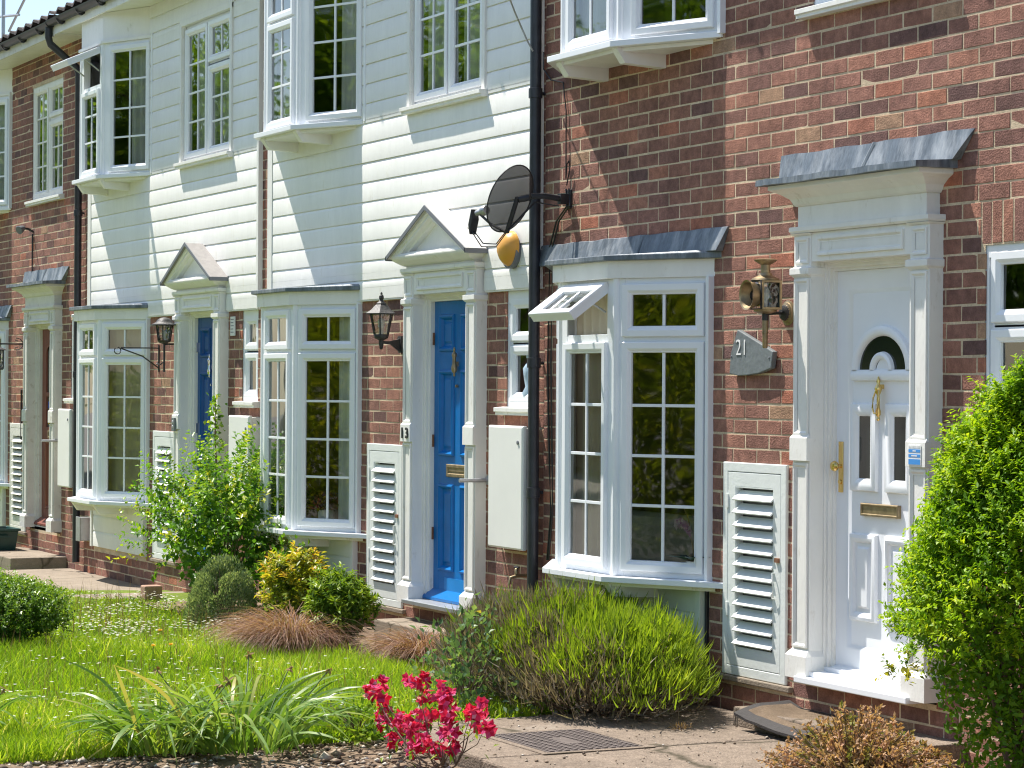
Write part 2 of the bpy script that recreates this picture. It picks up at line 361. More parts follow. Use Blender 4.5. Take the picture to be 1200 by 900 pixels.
def brick_wall(parent, s0, s1, z0, z1, ops, seed, soldiers=()):
    rd = random.Random(seed); mb = MB()
    grid_sheet(mb, s0, s1, z0, z1, ops, .0, 1)
    zb = z0; row = 0
    allops = list(ops) + [(a, b, c, d) for a, b, c, d in soldiers]
    def brick(a, b, c, d, r):
        j = lambda: rd.uniform(-.0022, .0022)
        e = .002; dd = .0016 + rd.uniform(-.0008, .0014); tx = rd.uniform(-.0008, .0008); tz = rd.uniform(-.0008, .0008)
        a += j(); b += j(); c += j() * .7; d += j() * .7
        k0 = j() * .8; k1 = j() * .8; ch = .005 * (rd.random() < .15); ch2 = .004 * (rd.random() < .15)
        back = [(a, -.006, c), (b, -.006, c + k0), (b, -.006, d + k0), (a, -.006, d)]
        mid = [(a, dd - .0022, c), (b, dd - .0022, c + k0), (b, dd - .0022, d + k0), (a, dd - .0022, d)]
        fr = [(a + e, dd - tx - tz, c + e + ch * .5), (b - e, dd + tx - tz, c + e + k0), (b - e - ch, dd + tx + tz, d - e + k0 - ch2), (a + e + ch2, dd - tx + tz, d - e)]
        mb.loops([back, mid, fr], 0, cap1=True, r=r)
    while zb < z1 - .02:
        za, zc = zb + .005, min(zb + .0705, z1)
        iv = free_intervals(s0, s1, za, zc, allops, .02)
        off = (row % 2) * .1125 + rd.uniform(-.004, .004)
        k0 = int(math.floor((s0 - off) / .225)) - 1; k1 = int(math.ceil((s1 - off) / .225)) + 1
        for k in range(k0, k1):
            a, b = off + k * .225 + .0045, off + (k + 1) * .225 - .0045
            g = rd.random()
            r = .50 + .16 * rd.gauss(0, 1)
            if g < .04: r = rd.uniform(.84, .95)
            elif g < .10: r = rd.uniform(.02, .2)
            elif g > .975: r = 1.
            r = min(max(r, 0), 1)
            for x, y in iv:
                p, q = max(a, x), min(b, y)
                if q - p > .02: brick(p, q, za, zc, r)
        zb += .075; row += 1
    for a, b, c, d in soldiers:
        n = round((b - a) / .075); w = (b - a) / n
        for i in range(n):
            brick(a + i * w + .005, a + (i + 1) * w - .005, c + .005, d - .005, min(max(.62 + .15 * rd.gauss(0, 1), 0), 1))
    return mb.build('wall', ['brick', 'mortar'], parent, fix=False)

def boards(parent, s0, s1, z0, z1, ops, seed, name='weatherboarding', d0=0., material='board', pitch=.134):
    rd = random.Random(seed); mb = MB(); z = z0
    while z < z1 - .03:
        zt = min(z + pitch, z1)
        j = rd.uniform(-.0008, .0012); tl = rd.uniform(-.0007, .0007)
        cuts = sorted({z, zt} | {q for o in ops for q in o[2:] if z + .012 < q < zt - .012})
        whole = len(cuts) == 2
        for c0, c1 in zip(cuts, cuts[1:]):
            for a, b in free_intervals(s0, s1, c0, c1, ops, .004):
              if True:
                if b - a > 1.6 and rd.random() < .45:
                    xj = rd.uniform(a + .5, b - .5); todo = [(a, xj - .0012), (xj + .0012, b)]
                else: todo = [(a, b)]
              for a, b in todo:
                n = max(1, int((b - a) / .5)); xs = [a + (b - a) * i / n for i in range(n + 1)]
                ls = []
                for x in xs:
                    w = d0 + .030 + j + tl * math.sin(x * 2.1 + z * 9) + .0006 * math.sin(x * 7 + seed)
                    if c1 == zt:
                        pr = [(d0 + .004, c0), (w - .0015, c0), (w, c0 + .0015), (w + .0005, c1 - .024), (w - .0012, c1 - .019), (w - .0075, c1 - .004), (w - .010, c1), (d0 + .004, c1)]
                    else:
                        pr = [(d0 + .004, c0), (w - .0015, c0), (w, c0 + .0015), (w, c0 + .004), (w, c1 - .006), (w, c1 - .004), (w, c1), (d0 + .004, c1)]
                    if c0 == z:
                        pass
                    ls.append([(x, p, q) for p, q in pr])
                mb.loops(ls, 0, True, True)
        z = zt
    return mb.build(name, material, parent, smooth=25)

# ------------------------------------------------------------------ windows
SASH = [(0, 0), (0, .018), (.004, .0225), (.034, .0225), (.040, .019), (.050, .010), (.056, .009), (.058, -.004)]
def facet(ax, ay, bx, by):
    L = math.hypot(bx - ax, by - ay); tx, ty = (bx - ax) / L, (by - ay) / L
    return (lambda s, d, z: (ax + tx * s + ty * d, ay + ty * s - tx * d, z)), L
def add_sash(parent, T, s0, s1, z0, z1, cols, rows, material='upvc', open_ang=0., bars=None, wood=False, prof=None):
    """one casement with its glazing bars and its pane"""
    pr = prof or SASH
    if open_ang:
        ca, sa = math.cos(open_ang), math.sin(open_ang)
        def T2(s, d, z, T=T):
            h = z - z1                                   # hinge along the top edge
            return T(s, d * ca - h * sa, z1 + h * ca + d * sa)
        TT = T2
    else: TT = T
    m = MB(TT); m.ring(s0, s1, z0, z1, pr)
    if open_ang: m.ring(s0 + .003, s1 - .003, z0 + .003, z1 - .003, [(0, 0), (.0, -.035), (.05, -.035), (.055, -.006)])
    i = pr[-1][0]; w = .008
    for c in range(1, cols):
        x = s0 + i + (s1 - s0 - 2 * i) * c / cols; m.box(x - w, x + w, -.010, .0035, z0 + i, z1 - i)
    zz = [z0 + i + (z1 - z0 - 2 * i) * k / rows for k in range(1, rows)] if bars is None else bars
    for z in zz: m.box(s0 + i, s1 - i, -.010, .0028, z - w, z + w)
    o = m.build('sash', material, parent, bevel=.0015)
    q1, q2 = rng.uniform(-.0016, .0016, 2)
    g = MB(TT); g.add([(s0 + i - .004, -.004 + q1 + q2, z0 + i - .004), (s1 - i + .004, -.004 - q1 + q2, z0 + i - .004), (s1 - i + .004, -.004 - q1 - q2, z1 - i + .004), (s0 + i - .004, -.004 + q1 - q2, z1 - i + .004)], [(0, 1, 2, 3)])
    g.build('pane', 'glass', parent, fix=False)
    return o

def curtain(parent, path, z0, z1, material, amp=.018, wl=.075, name='curtain', seed=0):
    """hanging cloth along a plan polyline of (x, y)"""
    rd = random.Random(seed); pts = []; acc = 0
    for (x0, y0), (x1, y1) in zip(path, path[1:]):
        L = math.hypot(x1 - x0, y1 - y0); n = max(2, int(L / (wl / 7)))
        nx, ny = -(y1 - y0) / L, (x1 - x0) / L
        for i in range(n):
            t = i / n; a = amp * math.sin((acc + t * L) / wl * 2 * math.pi) * (1 + .4 * math.sin((acc + t * L) * 9 + seed))
            pts.append((x0 + (x1 - x0) * t + nx * a, y0 + (y1 - y0) * t + ny * a))
        acc += L
    m = MB(lambda s, d, z: (s, d, z))
    m.loops([[(x, y, z0) for x, y in pts], [(x, y, z1) for x, y in pts]], 0, closed=False)
    return m.build(name, material, parent, smooth=80, fix=False)

def bay(H, upper, opt):
    zb, zt = (3.30, 4.44) if upper else (.462, 2.036)
    if upper: A, B, C, D = (-2.48, 0), (-2.06, -.275), (-1.41, -.275), (-.80, 0)
    else: A, B, C, D = (-2.535, 0), (-2.035, -.295), (-1.40, -.295), (-.90, 0)
    fr = MB()
    sets = {}
    for key, (p, q) in dict(left=(A, B), front=(B, C), right=(C, D)).items():
        T, L = facet(*p, *q); sets[key] = (T, L)
        m = MB(T)
        if upper:
            mar = (.07, .07) if key == 'front' else ((.09, .05) if key == 'right' else (.05, .09))
        else:
            mar = (.075, .075) if key == 'front' else ((.05, .034) if key == 'right' else (.034, .05))
        m.box(0, mar[0] + .012, -.06, 0, zb, zt); m.box(L - mar[1] - .012, L, -.06, 0, zb, zt)
        m.box(mar[0] + .012, L - mar[1] - .012, -.06, -.001, zt - .042, zt)
        m.box(mar[0] + .012, L - mar[1] - .012, -.06, -.001, zb, zb + .03)
        zm = 4.072 if upper else 1.713
        if not (upper and key != 'front'): m.box(mar[0] + .012, L - mar[1] - .012, -.06, -.001, zm - .03, zm + .03)
        o = len(fr.v); fr.v += m.v; fr.f += [tuple(i + o for i in f) for f in m.f]; fr.mi += m.mi; fr.r += m.r
        sets[key] = (T, L, mar)
    for c in (B, C):                                       # rounded corner mullions
        fr.tube([(c[0], c[1] + .012, zb), (c[0], c[1] + .012, zt)], .024, 10)
    for c, sg in ((D, 1), (A, -1)):                        # trim against the wall
        fr.box(c[0] + (-.004 if sg > 0 else -.026), c[0] + (.026 if sg > 0 else .004), -.02, .035, zb - .02, zt + (.0 if not upper else .03))
    part = fr.build('bay_window', 'upvc', H, bevel=.002)
    for key, (T, L, mar) in sets.items():
        a, b = mar[0], L - mar[1]
        if key == 'left': a, b = mar[0], L - mar[1]
        if upper:
            if key == 'front':
                add_sash(part, T, a, b, 3.318, 4.062, 2, 3, bars=[3.610, 3.845])
                add_sash(part, T, a, b, 4.084, 4.408, 2, 1, open_ang=opt.get('uopen', 0))
            else:
                add_sash(part, T, a, b, 3.318, 4.408, 2, 4, bars=[3.615, 3.862, 4.110])
        else:
            ops = dict(bars=[.838, 1.100, 1.365])
            add_sash(part, T, a, b, .492, 1.70, 2, 4, **ops)
            add_sash(part, T, a, b, 1.726, 2.006, 2, 1, open_ang=opt.get('lopen', 0) if key == 'front' else 0)
    if opt.get('lopen') and not upper:                     # stay arm of the open top light
        T, L, mar = sets['front']; m = MB(T); m.box(mar[0] + .01, mar[0] + .022, -.04, .0, 1.74, 1.96); m.build('hinge', 'steel', part)
        m = MB(T); ca = opt['lopen']
        for s in (mar[0] + .02, L - mar[1] - .03):
            m.tube([T(s, .0, 1.86), T(s, .16 * math.sin(ca), 2.006 - .16 * math.cos(ca) + .02)], .006, 6)
        m.build('stay', 'steel', part)
    if opt.get('uopen') and upper:
        T, L, mar = sets['front']; m = MB(T); ca = opt['uopen']
        for s in (mar[0] + .02, L - mar[1] - .03):
            m.tube([T(s, .0, 4.22), T(s, .2 * math.sin(ca), 4.408 - .2 * math.cos(ca) + .02)], .007, 6)
        m.build('stay', 'steel', part)
    # sill
    if upper: pts = [(-2.585, 0), (-2.135, .335), (-1.40, .335), (-.80, .012), (-.80, -.02), (-2.585, -.02)]; z0, z1 = 3.264, 3.298
    else: pts = [(-2.68, 0), (-2.07, .378), (-1.385, .378), (-.742, .012), (-.742, -.02), (-2.68, -.02)]; z0, z1 = .430, .461
    m = MB(); m.plan(pts, z0, z1); m.build('sill', 'upvc', part, bevel=.003)
    br = opt.get('bracket', 'gloss')
    for x in ((-2.06, -1.415)):
        m = MB(lambda s, d, z: (s, -d, z)); dd = .30 if upper else .335
        m.loops([[(s, 0, z0), (s, dd, z0), (s, dd, z0 - .012), (s, dd - .05, z0 - .082), (s, 0, z0 - .094)] for s in (x - .03, x + .03)], 0, True, True)
        m.build('bracket', br, part, bevel=.002)
    m = MB(); ins = .05                                     # soffit board under the sill
    m.plan([(pts[0][0] + .1, 0), (pts[1][0] + .02, pts[1][1] - ins), (pts[2][0] - .02, pts[2][1] - ins), (pts[3][0] - .1, 0)], z0 - .022, z0 - .001)
    m.build('under_board', br, part)
    if upper:
        m = MB(); o = .022
        m.plan([(A[0] - .06, 0), (B[0] - .02, -B[1] + o), (C[0] + .015, -C[1] + o), (D[0] + .05, 0)], zt, zt + .026)
        m.plan([(A[0] - .02, 0), (B[0], -B[1] - .002), (C[0], -C[1] - .002), (D[0] + .01, 0)], zt + .026, 4.712)
        m.build('fascia', 'gloss', part, bevel=.002)
    else:
        m = MB(); m.plan([(-2.60, 0), (-2.055, .332), (-1.42, .332), (-.865, 0)], zt, zt + .094)
        m.build('fascia', opt.get('fascia', 'gloss'), part, bevel=.002)
        m = MB(); zl = zt + .094
        lo = [(-2.70, 0, zl), (-2.09, .365, zl), (-1.405, .365, zl), (-.80, 0, zl)]
        hi = [(s, d, zl + .03 + rng.uniform(-.003, .003)) for s, d, z in lo]
        top = [(-2.68, .004, zl + .045), (-2.06, .01, zl + .05), (-1.41, .01, zl + .05), (-.83, .004, zl + .045)]
        m.loops([lo, hi, top], 0, cap0=True, closed=False)
        if opt.get('flash'):                                # upstand dressed against the bricks
            n = 16; up = []
            for q in (0, .5, 1):
                z = zl + .034 + (2.288 - zl - .034) * q
                up.append([(-2.775 - .055 * q + (2.775 - .785 + .12 * q) * i / n, .050 - .038 * q + .003 * math.sin(i * 1.9 + q * 2), z + .003 * math.sin(i * 2.3) * q) for i in range(n + 1)])
            m.loops([[(s_, .004, z) for s_, d, z in up[0]]] + up + [[(s_, .004, z) for s_, d, z in up[2]]], 0, closed=False)
            for i in (0, n): m.add([up[0][i], up[1][i], up[2][i], (up[2][i][0], .004, up[2][i][2]), (up[0][i][0], .004, up[0][i][2])], [(0, 1, 2, 3, 4)])
            for x in (-1.62,):
                m.loops([[(x + k, .052 + .004 * (1 - abs(k) / .012), zl + .036) for k in (-.012, 0, .012)], [(x + .02 + k, .014 + .004 * (1 - abs(k) / .012), 2.288) for k in (-.012, 0, .012)]], 0, closed=False)
        m.build('lead_roof', 'lead', part, bevel=.004)
    return part

def flat_window(H, s0, s1, z0, z1, sashes, d=-.02, name='window', sill=None, material='upvc'):
    T = lambda s, dd, z: (s, -(d + dd), z)
    m = MB(T); zs = sorted({q for r in sashes for q in (r[2], r[3])})
    m.ring(s0, s1, z0, z1, [(0, -.05), (0, .0), (.03, .0), (.03, -.05)])
    q = -.007 - d
    if q < 0 or d < 0: m.ring(s0 - .06, s1 + .06, z0 - .02, z1 + .02, [(0, q - .03), (0, q), (.075, q), (.075, q - .03)])
    for r in sashes:                                        # transoms and mullions fill between the sashes
        m.ring(r[0] - .02, r[1] + .02, r[2] - .02, r[3] + .02, [(0, -.04), (0, -.0015), (.025, -.0015), (.025, -.04)])
    w = m.build(name, material, H, bevel=.0015)
    for r in sashes:
        add_sash(w, T, r[0], r[1], r[2], r[3], r[4], r[5], material)
    if sill:
        a, b, zz, dp = sill
        m = MB(); m.loops([[(s, 0, zz), (s, dp, zz - .006), (s, dp, zz - .030), (s, dp - .012, zz - .032), (s, dp - .012, zz - .05), (s, 0, zz - .05)] for s in (a, b)], 0, True, True)
        m.build('sill', 'gloss', w, bevel=.002)
    return w
print('helpers ready')

# ------------------------------------------------------------------ doors
M['darkglass'] = mat('obscured_dark_glass', (.012, .017, .014), .06, spec=.6)
M['greyglass'] = mat('obscured_grey_glass', (.10, .115, .11), .12, spec=.6)
M['palegreen'] = mat('pale_green_paint', (.62, .68, .58), .5, noise_s=5, noise_a=.05, bump_s=40, bump=.1)
M['reveal'] = M['gloss']

def surround(H, style, paint):
    m = MB(); cx = .551
    for a, b in ((0., .147), (.955, 1.102)):
        m.box(a, b, -.01, .076, .19, 2.205)
        for z0, z1 in ((.215, 1.10), (1.235, 1.985)):                     # sunk pilaster panels
            m.ring(a + .012, b - .012, z0, z1, [(0, .0765), (0, .086), (.010, .086), (.020, .078), (.026, .0785)])
        m.box(a - .002, b + .002, .06, .096, 1.112, 1.222)                # middle block
        m.loops([[(a - .002, .076, 1.222), (b + .002, .076, 1.222), (b + .002, .096, 1.222), (a - .002, .096, 1.222)],
                 [(a + .008, .076, 1.242), (b - .008, .076, 1.242), (b - .008, .078, 1.242), (a + .008, .078, 1.242)]], 0, True, True)
        m.tiers([(1.992, a + .004, b - .004, .080), (2.008, a - .010, b + .010, .097), (2.036, a - .010, b + .010, .097), (2.044, a + .002, b - .002, .080)])
        m.tiers([(.068, a - .018, b + .018, .105), (.175, a - .018, b + .018, .105), (.192, a - .006, b + .006, .092), (.205, a + .002, b - .002, .078)])
        m.tiers([(2.195, a - .004, b + .004, .085), (2.204, a - .01, b + .01, .095)])
    m.box(.147, .955, -.01, .072, 2.066, 2.205)
    m.ring(.20, .902, 2.092, 2.182, [(0, .0725), (0, .084), (.012, .084), (.022, .074), (.028, .0745)])
    for a in (.0, .955): m.ring(a + .016, a + .131, 2.06, 2.182, [(0, .0765), (0, .085), (.010, .085), (.018, .078), (.024, .0785)])
    m.tiers([(2.206, -.012, 1.114, .090), (2.216, -.016, 1.118, .098), (2.236, -.016, 1.118, .098), (2.238, -.004, 1.106, .085)])
    if style == 'flat':
        m.tiers([(2.238, .028, 1.074, .074), (2.335, .028, 1.074, .074)])
        m.tiers([(2.335, .02, 1.082, .080), (2.345, .012, 1.09, .090), (2.37, -.002, 1.104, .102), (2.395, -.035, 1.137, .135),
                 (2.41, -.065, 1.167, .165), (2.415, -.07, 1.172, .185), (2.436, -.07, 1.172, .185)])
    else:
        m.tiers([(2.238, .03, 1.072, .074), (2.252, .03, 1.072, .074)])
        m.tiers([(2.252, .022, 1.08, .085), (2.262, .01, 1.092, .11), (2.285, -.02, 1.122, .145), (2.300, -.03, 1.132, .158), (2.307, -.034, 1.136, .160)])
    # frame inside the opening
    m.ring(.147, .955, .078, 2.066, [(0, .0), (.012, .0), (.012, -.012), (.030, -.012), (.030, -.03), (.045, -.03), (.045, -.11)])
    sur = m.build('door_surround', paint, H, bevel=.0018)
    if style == 'flat':
        m = MB(); z0, z1 = 2.4365, 2.464
        n = 14
        lo = [(-.115 + 1.32 * i / n, .228, z0 + .002 * math.sin(i * 1.3)) for i in range(n + 1)]; hi = [(x, d - .002, z + .028 + .002 * math.sin(i * 2.1)) for i, (x, d, z) in enumerate(lo)]
        bk = [(x, .0, z1 + .012) for x, d, z in lo]; bl = [(x, .0, z0) for x, d, z in lo]
        m.loops([bl, lo, hi, bk], 0, closed=False)
        for i in (0, n): m.add([bl[i], lo[i], hi[i], bk[i]], [(0, 1, 2, 3)])
        up = []
        for q in (0, .33, .66, 1):
            z = z1 + .008 + (2.603 - z1 - .008) * q
            up.append([(-.190 - .026 * q + (1.42 + .132 * q) * i / n, .046 - .034 * q + .004 * math.sin(i * 1.9 + q * 2), z + .004 * math.sin(i * 1.7) * q) for i in range(n + 1)])
        m.loops([[(s_, .004, z) for s_, d, z in up[0]]] + up + [[(s_, .004, z) for s_, d, z in up[3]]], 0, closed=False)
        for i in (0, n): m.add([u_[i] for u_ in up] + [(up[3][i][0], .004, up[3][i][2]), (up[0][i][0], .004, up[0][i][2])], [(0, 1, 2, 3, 4, 5)])
        for u in (.55,):
            m.loops([[(u - .03 + k, .050 + .005 * (1 - abs(k) / .014), z1 + .012) for k in (-.014, 0, .014)], [(u + .03 + k, .015 + .005 * (1 - abs(k) / .014), 2.604) for k in (-.014, 0, .014)]], 0, closed=False)
        m.build('lead_canopy', 'lead', sur, smooth=35)
    else:
        ap = (cx, 2.588); bz = 2.307
        m = MB()
        def tri(i, d):      # gable outline pushed inwards by i
            k = (ap[1] - bz) / .585; h = i * math.sqrt(1 + k * k)
            zb = bz + i * .55
            return [(-.034 + (zb - bz + h) / k, d, zb), (1.136 - (zb - bz + h) / k, d, zb), (cx, d, ap[1] - h)]
        m.loops([tri(0, .0), tri(0, .162), tri(.018, .162), tri(.024, .152), tri(.042, .150), tri(.05, .128), tri(.062, .120), tri(.066, .085)], 0, cap1=True)
        m.build('pediment', paint, sur, bevel=.0012)
        m = MB()
        k = (ap[1] - bz) / .585
        for sg in (-1, 1):
            e = (cx + sg * .607, bz - .012); t = .016
            q = [(e[0], e[1]), (cx, ap[1] + .002), (cx, ap[1] + .024), (e[0], e[1] + .022)]
            m.loops([[(s, 0, z) for s, z in q], [(s, .176, z) for s, z in q]], 0, True, True)
        m.build('pediment_roof', opt_felt, sur, bevel=.002)
        m = MB()
        for sg in (-1, 1):
            e = (cx + sg * .612, bz - .016)
            q = [(e[0], e[1]), (cx, ap[1] + .0), (cx, ap[1] + .030), (e[0], e[1] + .026)]
            m.loops([[(s, .1765, z) for s, z in q], [(s, .184, z) for s, z in q]], 0, True, True)
        m.box(cx + .600, cx + .616, .002, .184, bz - .018, bz + .012); m.box(cx - .616, cx - .600, .002, .184, bz - .018, bz + .012)
        m.build('roof_edge', 'dark_grey', sur)
    return sur

RECESS = [(0, -.0648), (0, -.052), (.010, -.050), (.020, -.058), (.030, -.075), (.032, -.0755)]
RAISED = [(0, -.0635), (.004, -.048), (.018, -.044), (.030, -.050), (.036, -.060)]
def door_white(H):
    m = MB(); a, b, z0, z1 = .192, .910, .137, 2.020
    m.box(a, b, -.105, -.0648, z0, z1)
    m.ring(a, b, z0, z1, [(0, -.0648), (0, -.048), (.085, -.048), (.095, -.052), (.108, -.0635), (.110, -.0640)])
    m.box(a + .109, b - .109, -.07, -.0638, z0 + .109, z1 - .109)
    c, zc = .551, 1.548
    def arch(rx, rz, prof, n=22, z=zc):
        ls = []
        for i in range(n + 1):
            q = math.pi * i / n
            ls.append([(c + (rx + o) * math.cos(q), d, z + (rz + o) * math.sin(q)) for o, d in prof])
        m.loops(ls, 0, closed=False)
    arch(.190, .158, [(.050, -.0635), (.047, -.046), (.036, -.041), (.016, -.041), (.004, -.050), (0, -.0625)])
    m.loops([[(x, -.0635, zc - .052), (x, -.046, zc - .049), (x, -.041, zc - .038), (x, -.041, zc - .014), (x, -.050, zc), (x, -.0635, zc + .002)] for x in (c - .240, c + .240)], 0, True, True, closed=False)
    arch(.058, .052, [(.034, -.0620), (.030, -.046), (.016, -.040), (.002, -.046), (-.003, -.060)])
    m.loops([[(c + .056 * math.cos(math.pi * i / 12), -.0585, zc - .03 + .080 * math.sin(math.pi * i / 12)) for i in range(13)]] * 1 + [[(c, -.0585, zc - .03)] * 13], 0, closed=False)
    for x0, x1, zz0, zz1 in ((.300, .518, .975, 1.392), (.584, .802, .975, 1.392)):
        m.ring(x0, x1, zz0, zz1, [(0, -.0635), (.006, -.046), (.020, -.040), (.040, -.043), (.058, -.055), (.062, -.0625)])
    for x0, x1, zz0, zz1 in ((.300, .518, .362, .776), (.584, .802, .362, .776)):
        m.ring(x0, x1, zz0, zz1, [(0, -.0635), (.006, -.046), (.020, -.041), (.034, -.046), (.044, -.060), (.060, -.060), (.072, -.050), (.074, -.050)], fill=True)
    door = m.build('door', 'upvc', H, smooth=38)
    g = MB()
    g.add([(c + .192 * math.cos(math.pi * i / 24), -.0618, zc + .16 * math.sin(math.pi * i / 24)) for i in range(25)], [tuple(range(25))])
    g.build('door_glass', 'darkglass', door, fix=False)
    for x0, x1 in ((.360, .458), (.644, .742)):
        g = MB(); g.add([(x0, -.0615, 1.035), (x1, -.0615, 1.035), (x1, -.0615, 1.332), (x0, -.0615, 1.332)], [(0, 1, 2, 3)]); g.build('door_glass', 'darkglass', door, fix=False)
    m = MB(); m.box(.218, .250, -.048, -.040, .965, 1.207)
    m.tube([(.234, .05 - .002, 1.09), (.234, .012, 1.09)], .010, 8); m.lathe((.234, .012, 1.09), (0, -1, 0), [(.012, -.012), (.022, -.004), (.026, .006), (.020, .018), (.006, .022)], 12)
    m.lathe((.234, .040, 1.015), (0, -1, 0), [(.012, 0), (.012, .006), (.004, .007)], 10)
    m.build('door_handle', 'gold', door, smooth=40, bevel=.001)
    m = MB(); m.ring(.395, .700, .862, .922, [(0, -.0635), (0, -.046), (.004, -.043), (.009, -.043), (.011, -.049)], fill=True); m.build('letterbox', 'brass', door, bevel=.001)
    m = MB(); x = .551; y = .036
    m.lathe((x, y, 1.31), (0, 0, 1), [(.004, 0), (.010, .008), (.006, .02), (.012, .028), (.013, .045), (.008, .06), (.007, .12), (.014, .135), (.018, .15), (.012, .165), (.007, .172), (.010, .185), (.005, .20), (.002, .207)], 10)
    m.box(x - .008, x + .008, -.064, -.038, 1.46, 1.48)
    m.tube([(x - .012, y - .004, 1.455), (x - .020, y - .014, 1.42), (x - .021, y - .018, 1.37), (x - .012, y - .016, 1.345), (x + .012, y - .016, 1.345), (x + .021, y - .018, 1.37), (x + .020, y - .014, 1.42), (x + .012, y - .004, 1.455)], .0045, 6)
    m.build('knocker', 'gold', door, smooth=50)
    m = MB(); m.tiers([(.105, .147, .955, .0), (.128, .147, .955, .0)], back=-.11); m.box(.10, 1.0, -.02, .085, .083, .106)
    m.loops([[(s, -.10, .139), (s, -.045, .138), (s, -.02, .128), (s, -.02, .118), (s, -.10, .118)] for s in (.192, .910)], 0, True, True)
    m.box(.09, 1.01, .0, .125, .052, .0825); m.build('threshold', 'upvc', door, bevel=.004)
    return door

def door_panelled(H, paint, metal, lead_plate=True):
    m = MB(); a, b, z0, z1 = .192, .910, .10, 2.020
    m.box(a, b, -.11, -.076, z0, z1)
    # stiles and rails as one raised grid
    def bar(x0, x1, q0, q1): m.box(x0, x1, -.078, -.060, q0, q1)
    xs = (a, .275, .500, .602, .827, b)
    bar(a, .275, z0, z1); bar(.827, b, z0, z1)
    zr = [(z0, .285), (.845, 1.025), (1.578, 1.698), (1.935, z1)]
    for q0, q1 in zr: m.box(.275, .827, -.078, -.0605, q0, q1)
    for q0, q1 in ((.285, .845), (1.025, 1.578), (1.698, 1.935)): m.box(.500, .602, -.078, -.0605, q0, q1)
    for q0, q1 in ((.285, .845), (1.025, 1.578), (1.698, 1.935)):
        for x0, x1 in ((.275, .500), (.602, .827)):
            m.ring(x0, x1, q0, q1, [(0, -.0605), (.003, -.050), (.014, -.046), (.024, -.056), (.034, -.0745), (.05, -.0745), (.066, -.066), (.068, -.066)], fill=True)
    door = m.build('door', paint, H, bevel=.001)
    m = MB(); x, y = .551, .034
    m.lathe((x, y, 1.535), (0, 0, 1), [(.003, 0), (.009, .01), (.006, .02), (.018, .035), (.020, .06), (.013, .085), (.012, .12), (.018, .135), (.014, .15), (.006, .158), (.009, .172), (.003, .188)], 10)
    m.box(x - .008, x + .008, -.061, -.036, 1.60, 1.63); m.lathe((x, .05, 1.475), (0, -1, 0), [(.010, -.01), (.010, .006), (.003, .008)], 8)
    m.build('knocker', metal, door, smooth=50)
    m = MB(); m.ring(.405, .700, .893, .975, [(0, -.0605), (0, -.050), (.004, -.046), (.020, -.046), (.024, -.053), (.034, -.054), (.036, -.05)], fill=True); m.build('letterbox', metal, door, bevel=.001)
    if lead_plate:
        m = MB(); m.box(.37, .73, -.0605, -.056, .135, .245); m.build('kick_plate', M['lightblue'], door)
    m = MB(); m.loops([[(s, -.062, .165), (s, -.055, .163), (s, .004, .115), (s, .004, .098), (s, -.062, .098)] for s in (.150, .952)], 0, True, True)
    m.build('weather_bar', paint, door)
    for z in (.52, 1.12, 1.78):
        m = MB(); m.box(a - .012, a + .006, -.058, -.045, z - .04, z + .04); m.build('hinge', 'rusty' if metal == 'brass' else 'chrome', door)
    return door
M['farbrick'] = mat('far_brick', (.19, .10, .08), .9, noise_s=3, noise_a=.2)
M['terracottabrick'] = mat('pink_brick', (.40, .24, .17), .9, noise_s=12, noise_a=.25, bump_s=80, bump=.5)
M['lightblue'] = mat('mid_blue_gloss_paint', (.012, .22, .55), .3, noise_s=10, noise_a=.1)

def door_red(H):
    m = MB(); a, b, z0, z1 = .192, .910, .10, 2.020
    m.box(a, b, -.11, -.076, z0, z1)
    m.box(a, .33, -.078, -.060, z0, z1); m.box(.772, b, -.078, -.060, z0, z1); m.box(.33, .772, -.078, -.0605, z0, .26); m.box(.33, .772, -.078, -.0605, .92, 1.06); m.box(.33, .772, -.078, -.0605, 1.86, z1)
    m.box(.33, .772, -.078, -.061, 1.36, 1.40); m.box(.541, .561, -.078, -.061, 1.06, 1.86)
    for x0, x1 in ((.33, .541), (.561, .772)):
        m.ring(x0, x1, .26, .92, [(0, -.0605), (.004, -.05), (.02, -.056), (.034, -.0745), (.06, -.066)], fill=True)
        n = 10
        m.loops([[(x0 + (x1 - x0) * i / n, -.0612, 1.80 + .055 * math.sin(math.pi * i / n)) for i in range(n + 1)], [(x0 + (x1 - x0) * i / n, -.0612, 1.865) for i in range(n + 1)]], 0, closed=False)
    door = m.build('door', 'redwood', H, bevel=.0012)
    g = MB(); g.add([(.33, -.0752, 1.06), (.772, -.0752, 1.06), (.772, -.0752, 1.86), (.33, -.0752, 1.86)], [(0, 1, 2, 3)]); g.build('door_glass', 'greyglass', door, fix=False)
    m = MB(); m.ring(.43, .67, .95, 1.03, [(0, -.0605), (0, -.048), (.018, -.046), (.022, -.053)], fill=True); m.build('letterbox', 'brass', door)
    m = MB(); m.loops([[(s, -.062, .17), (s, -.05, .168), (s, .01, .115), (s, .01, .098), (s, -.062, .098)] for s in (.150, .952)], 0, True, True); m.build('weather_bar', 'redwood', door)
    m = MB(); m.box(.36, .40, -.0745, -.0735, 1.245, 1.31); m.build('door_sticker', M['bluesticker'], door)
    m = MB(); m.box(.36, .40, -.0745, -.0735, 1.09, 1.14); m.build('door_sticker', 'yellow', door)
    return door
M['bluesticker'] = mat('blue_sticker', (.03, .08, .5), .5)

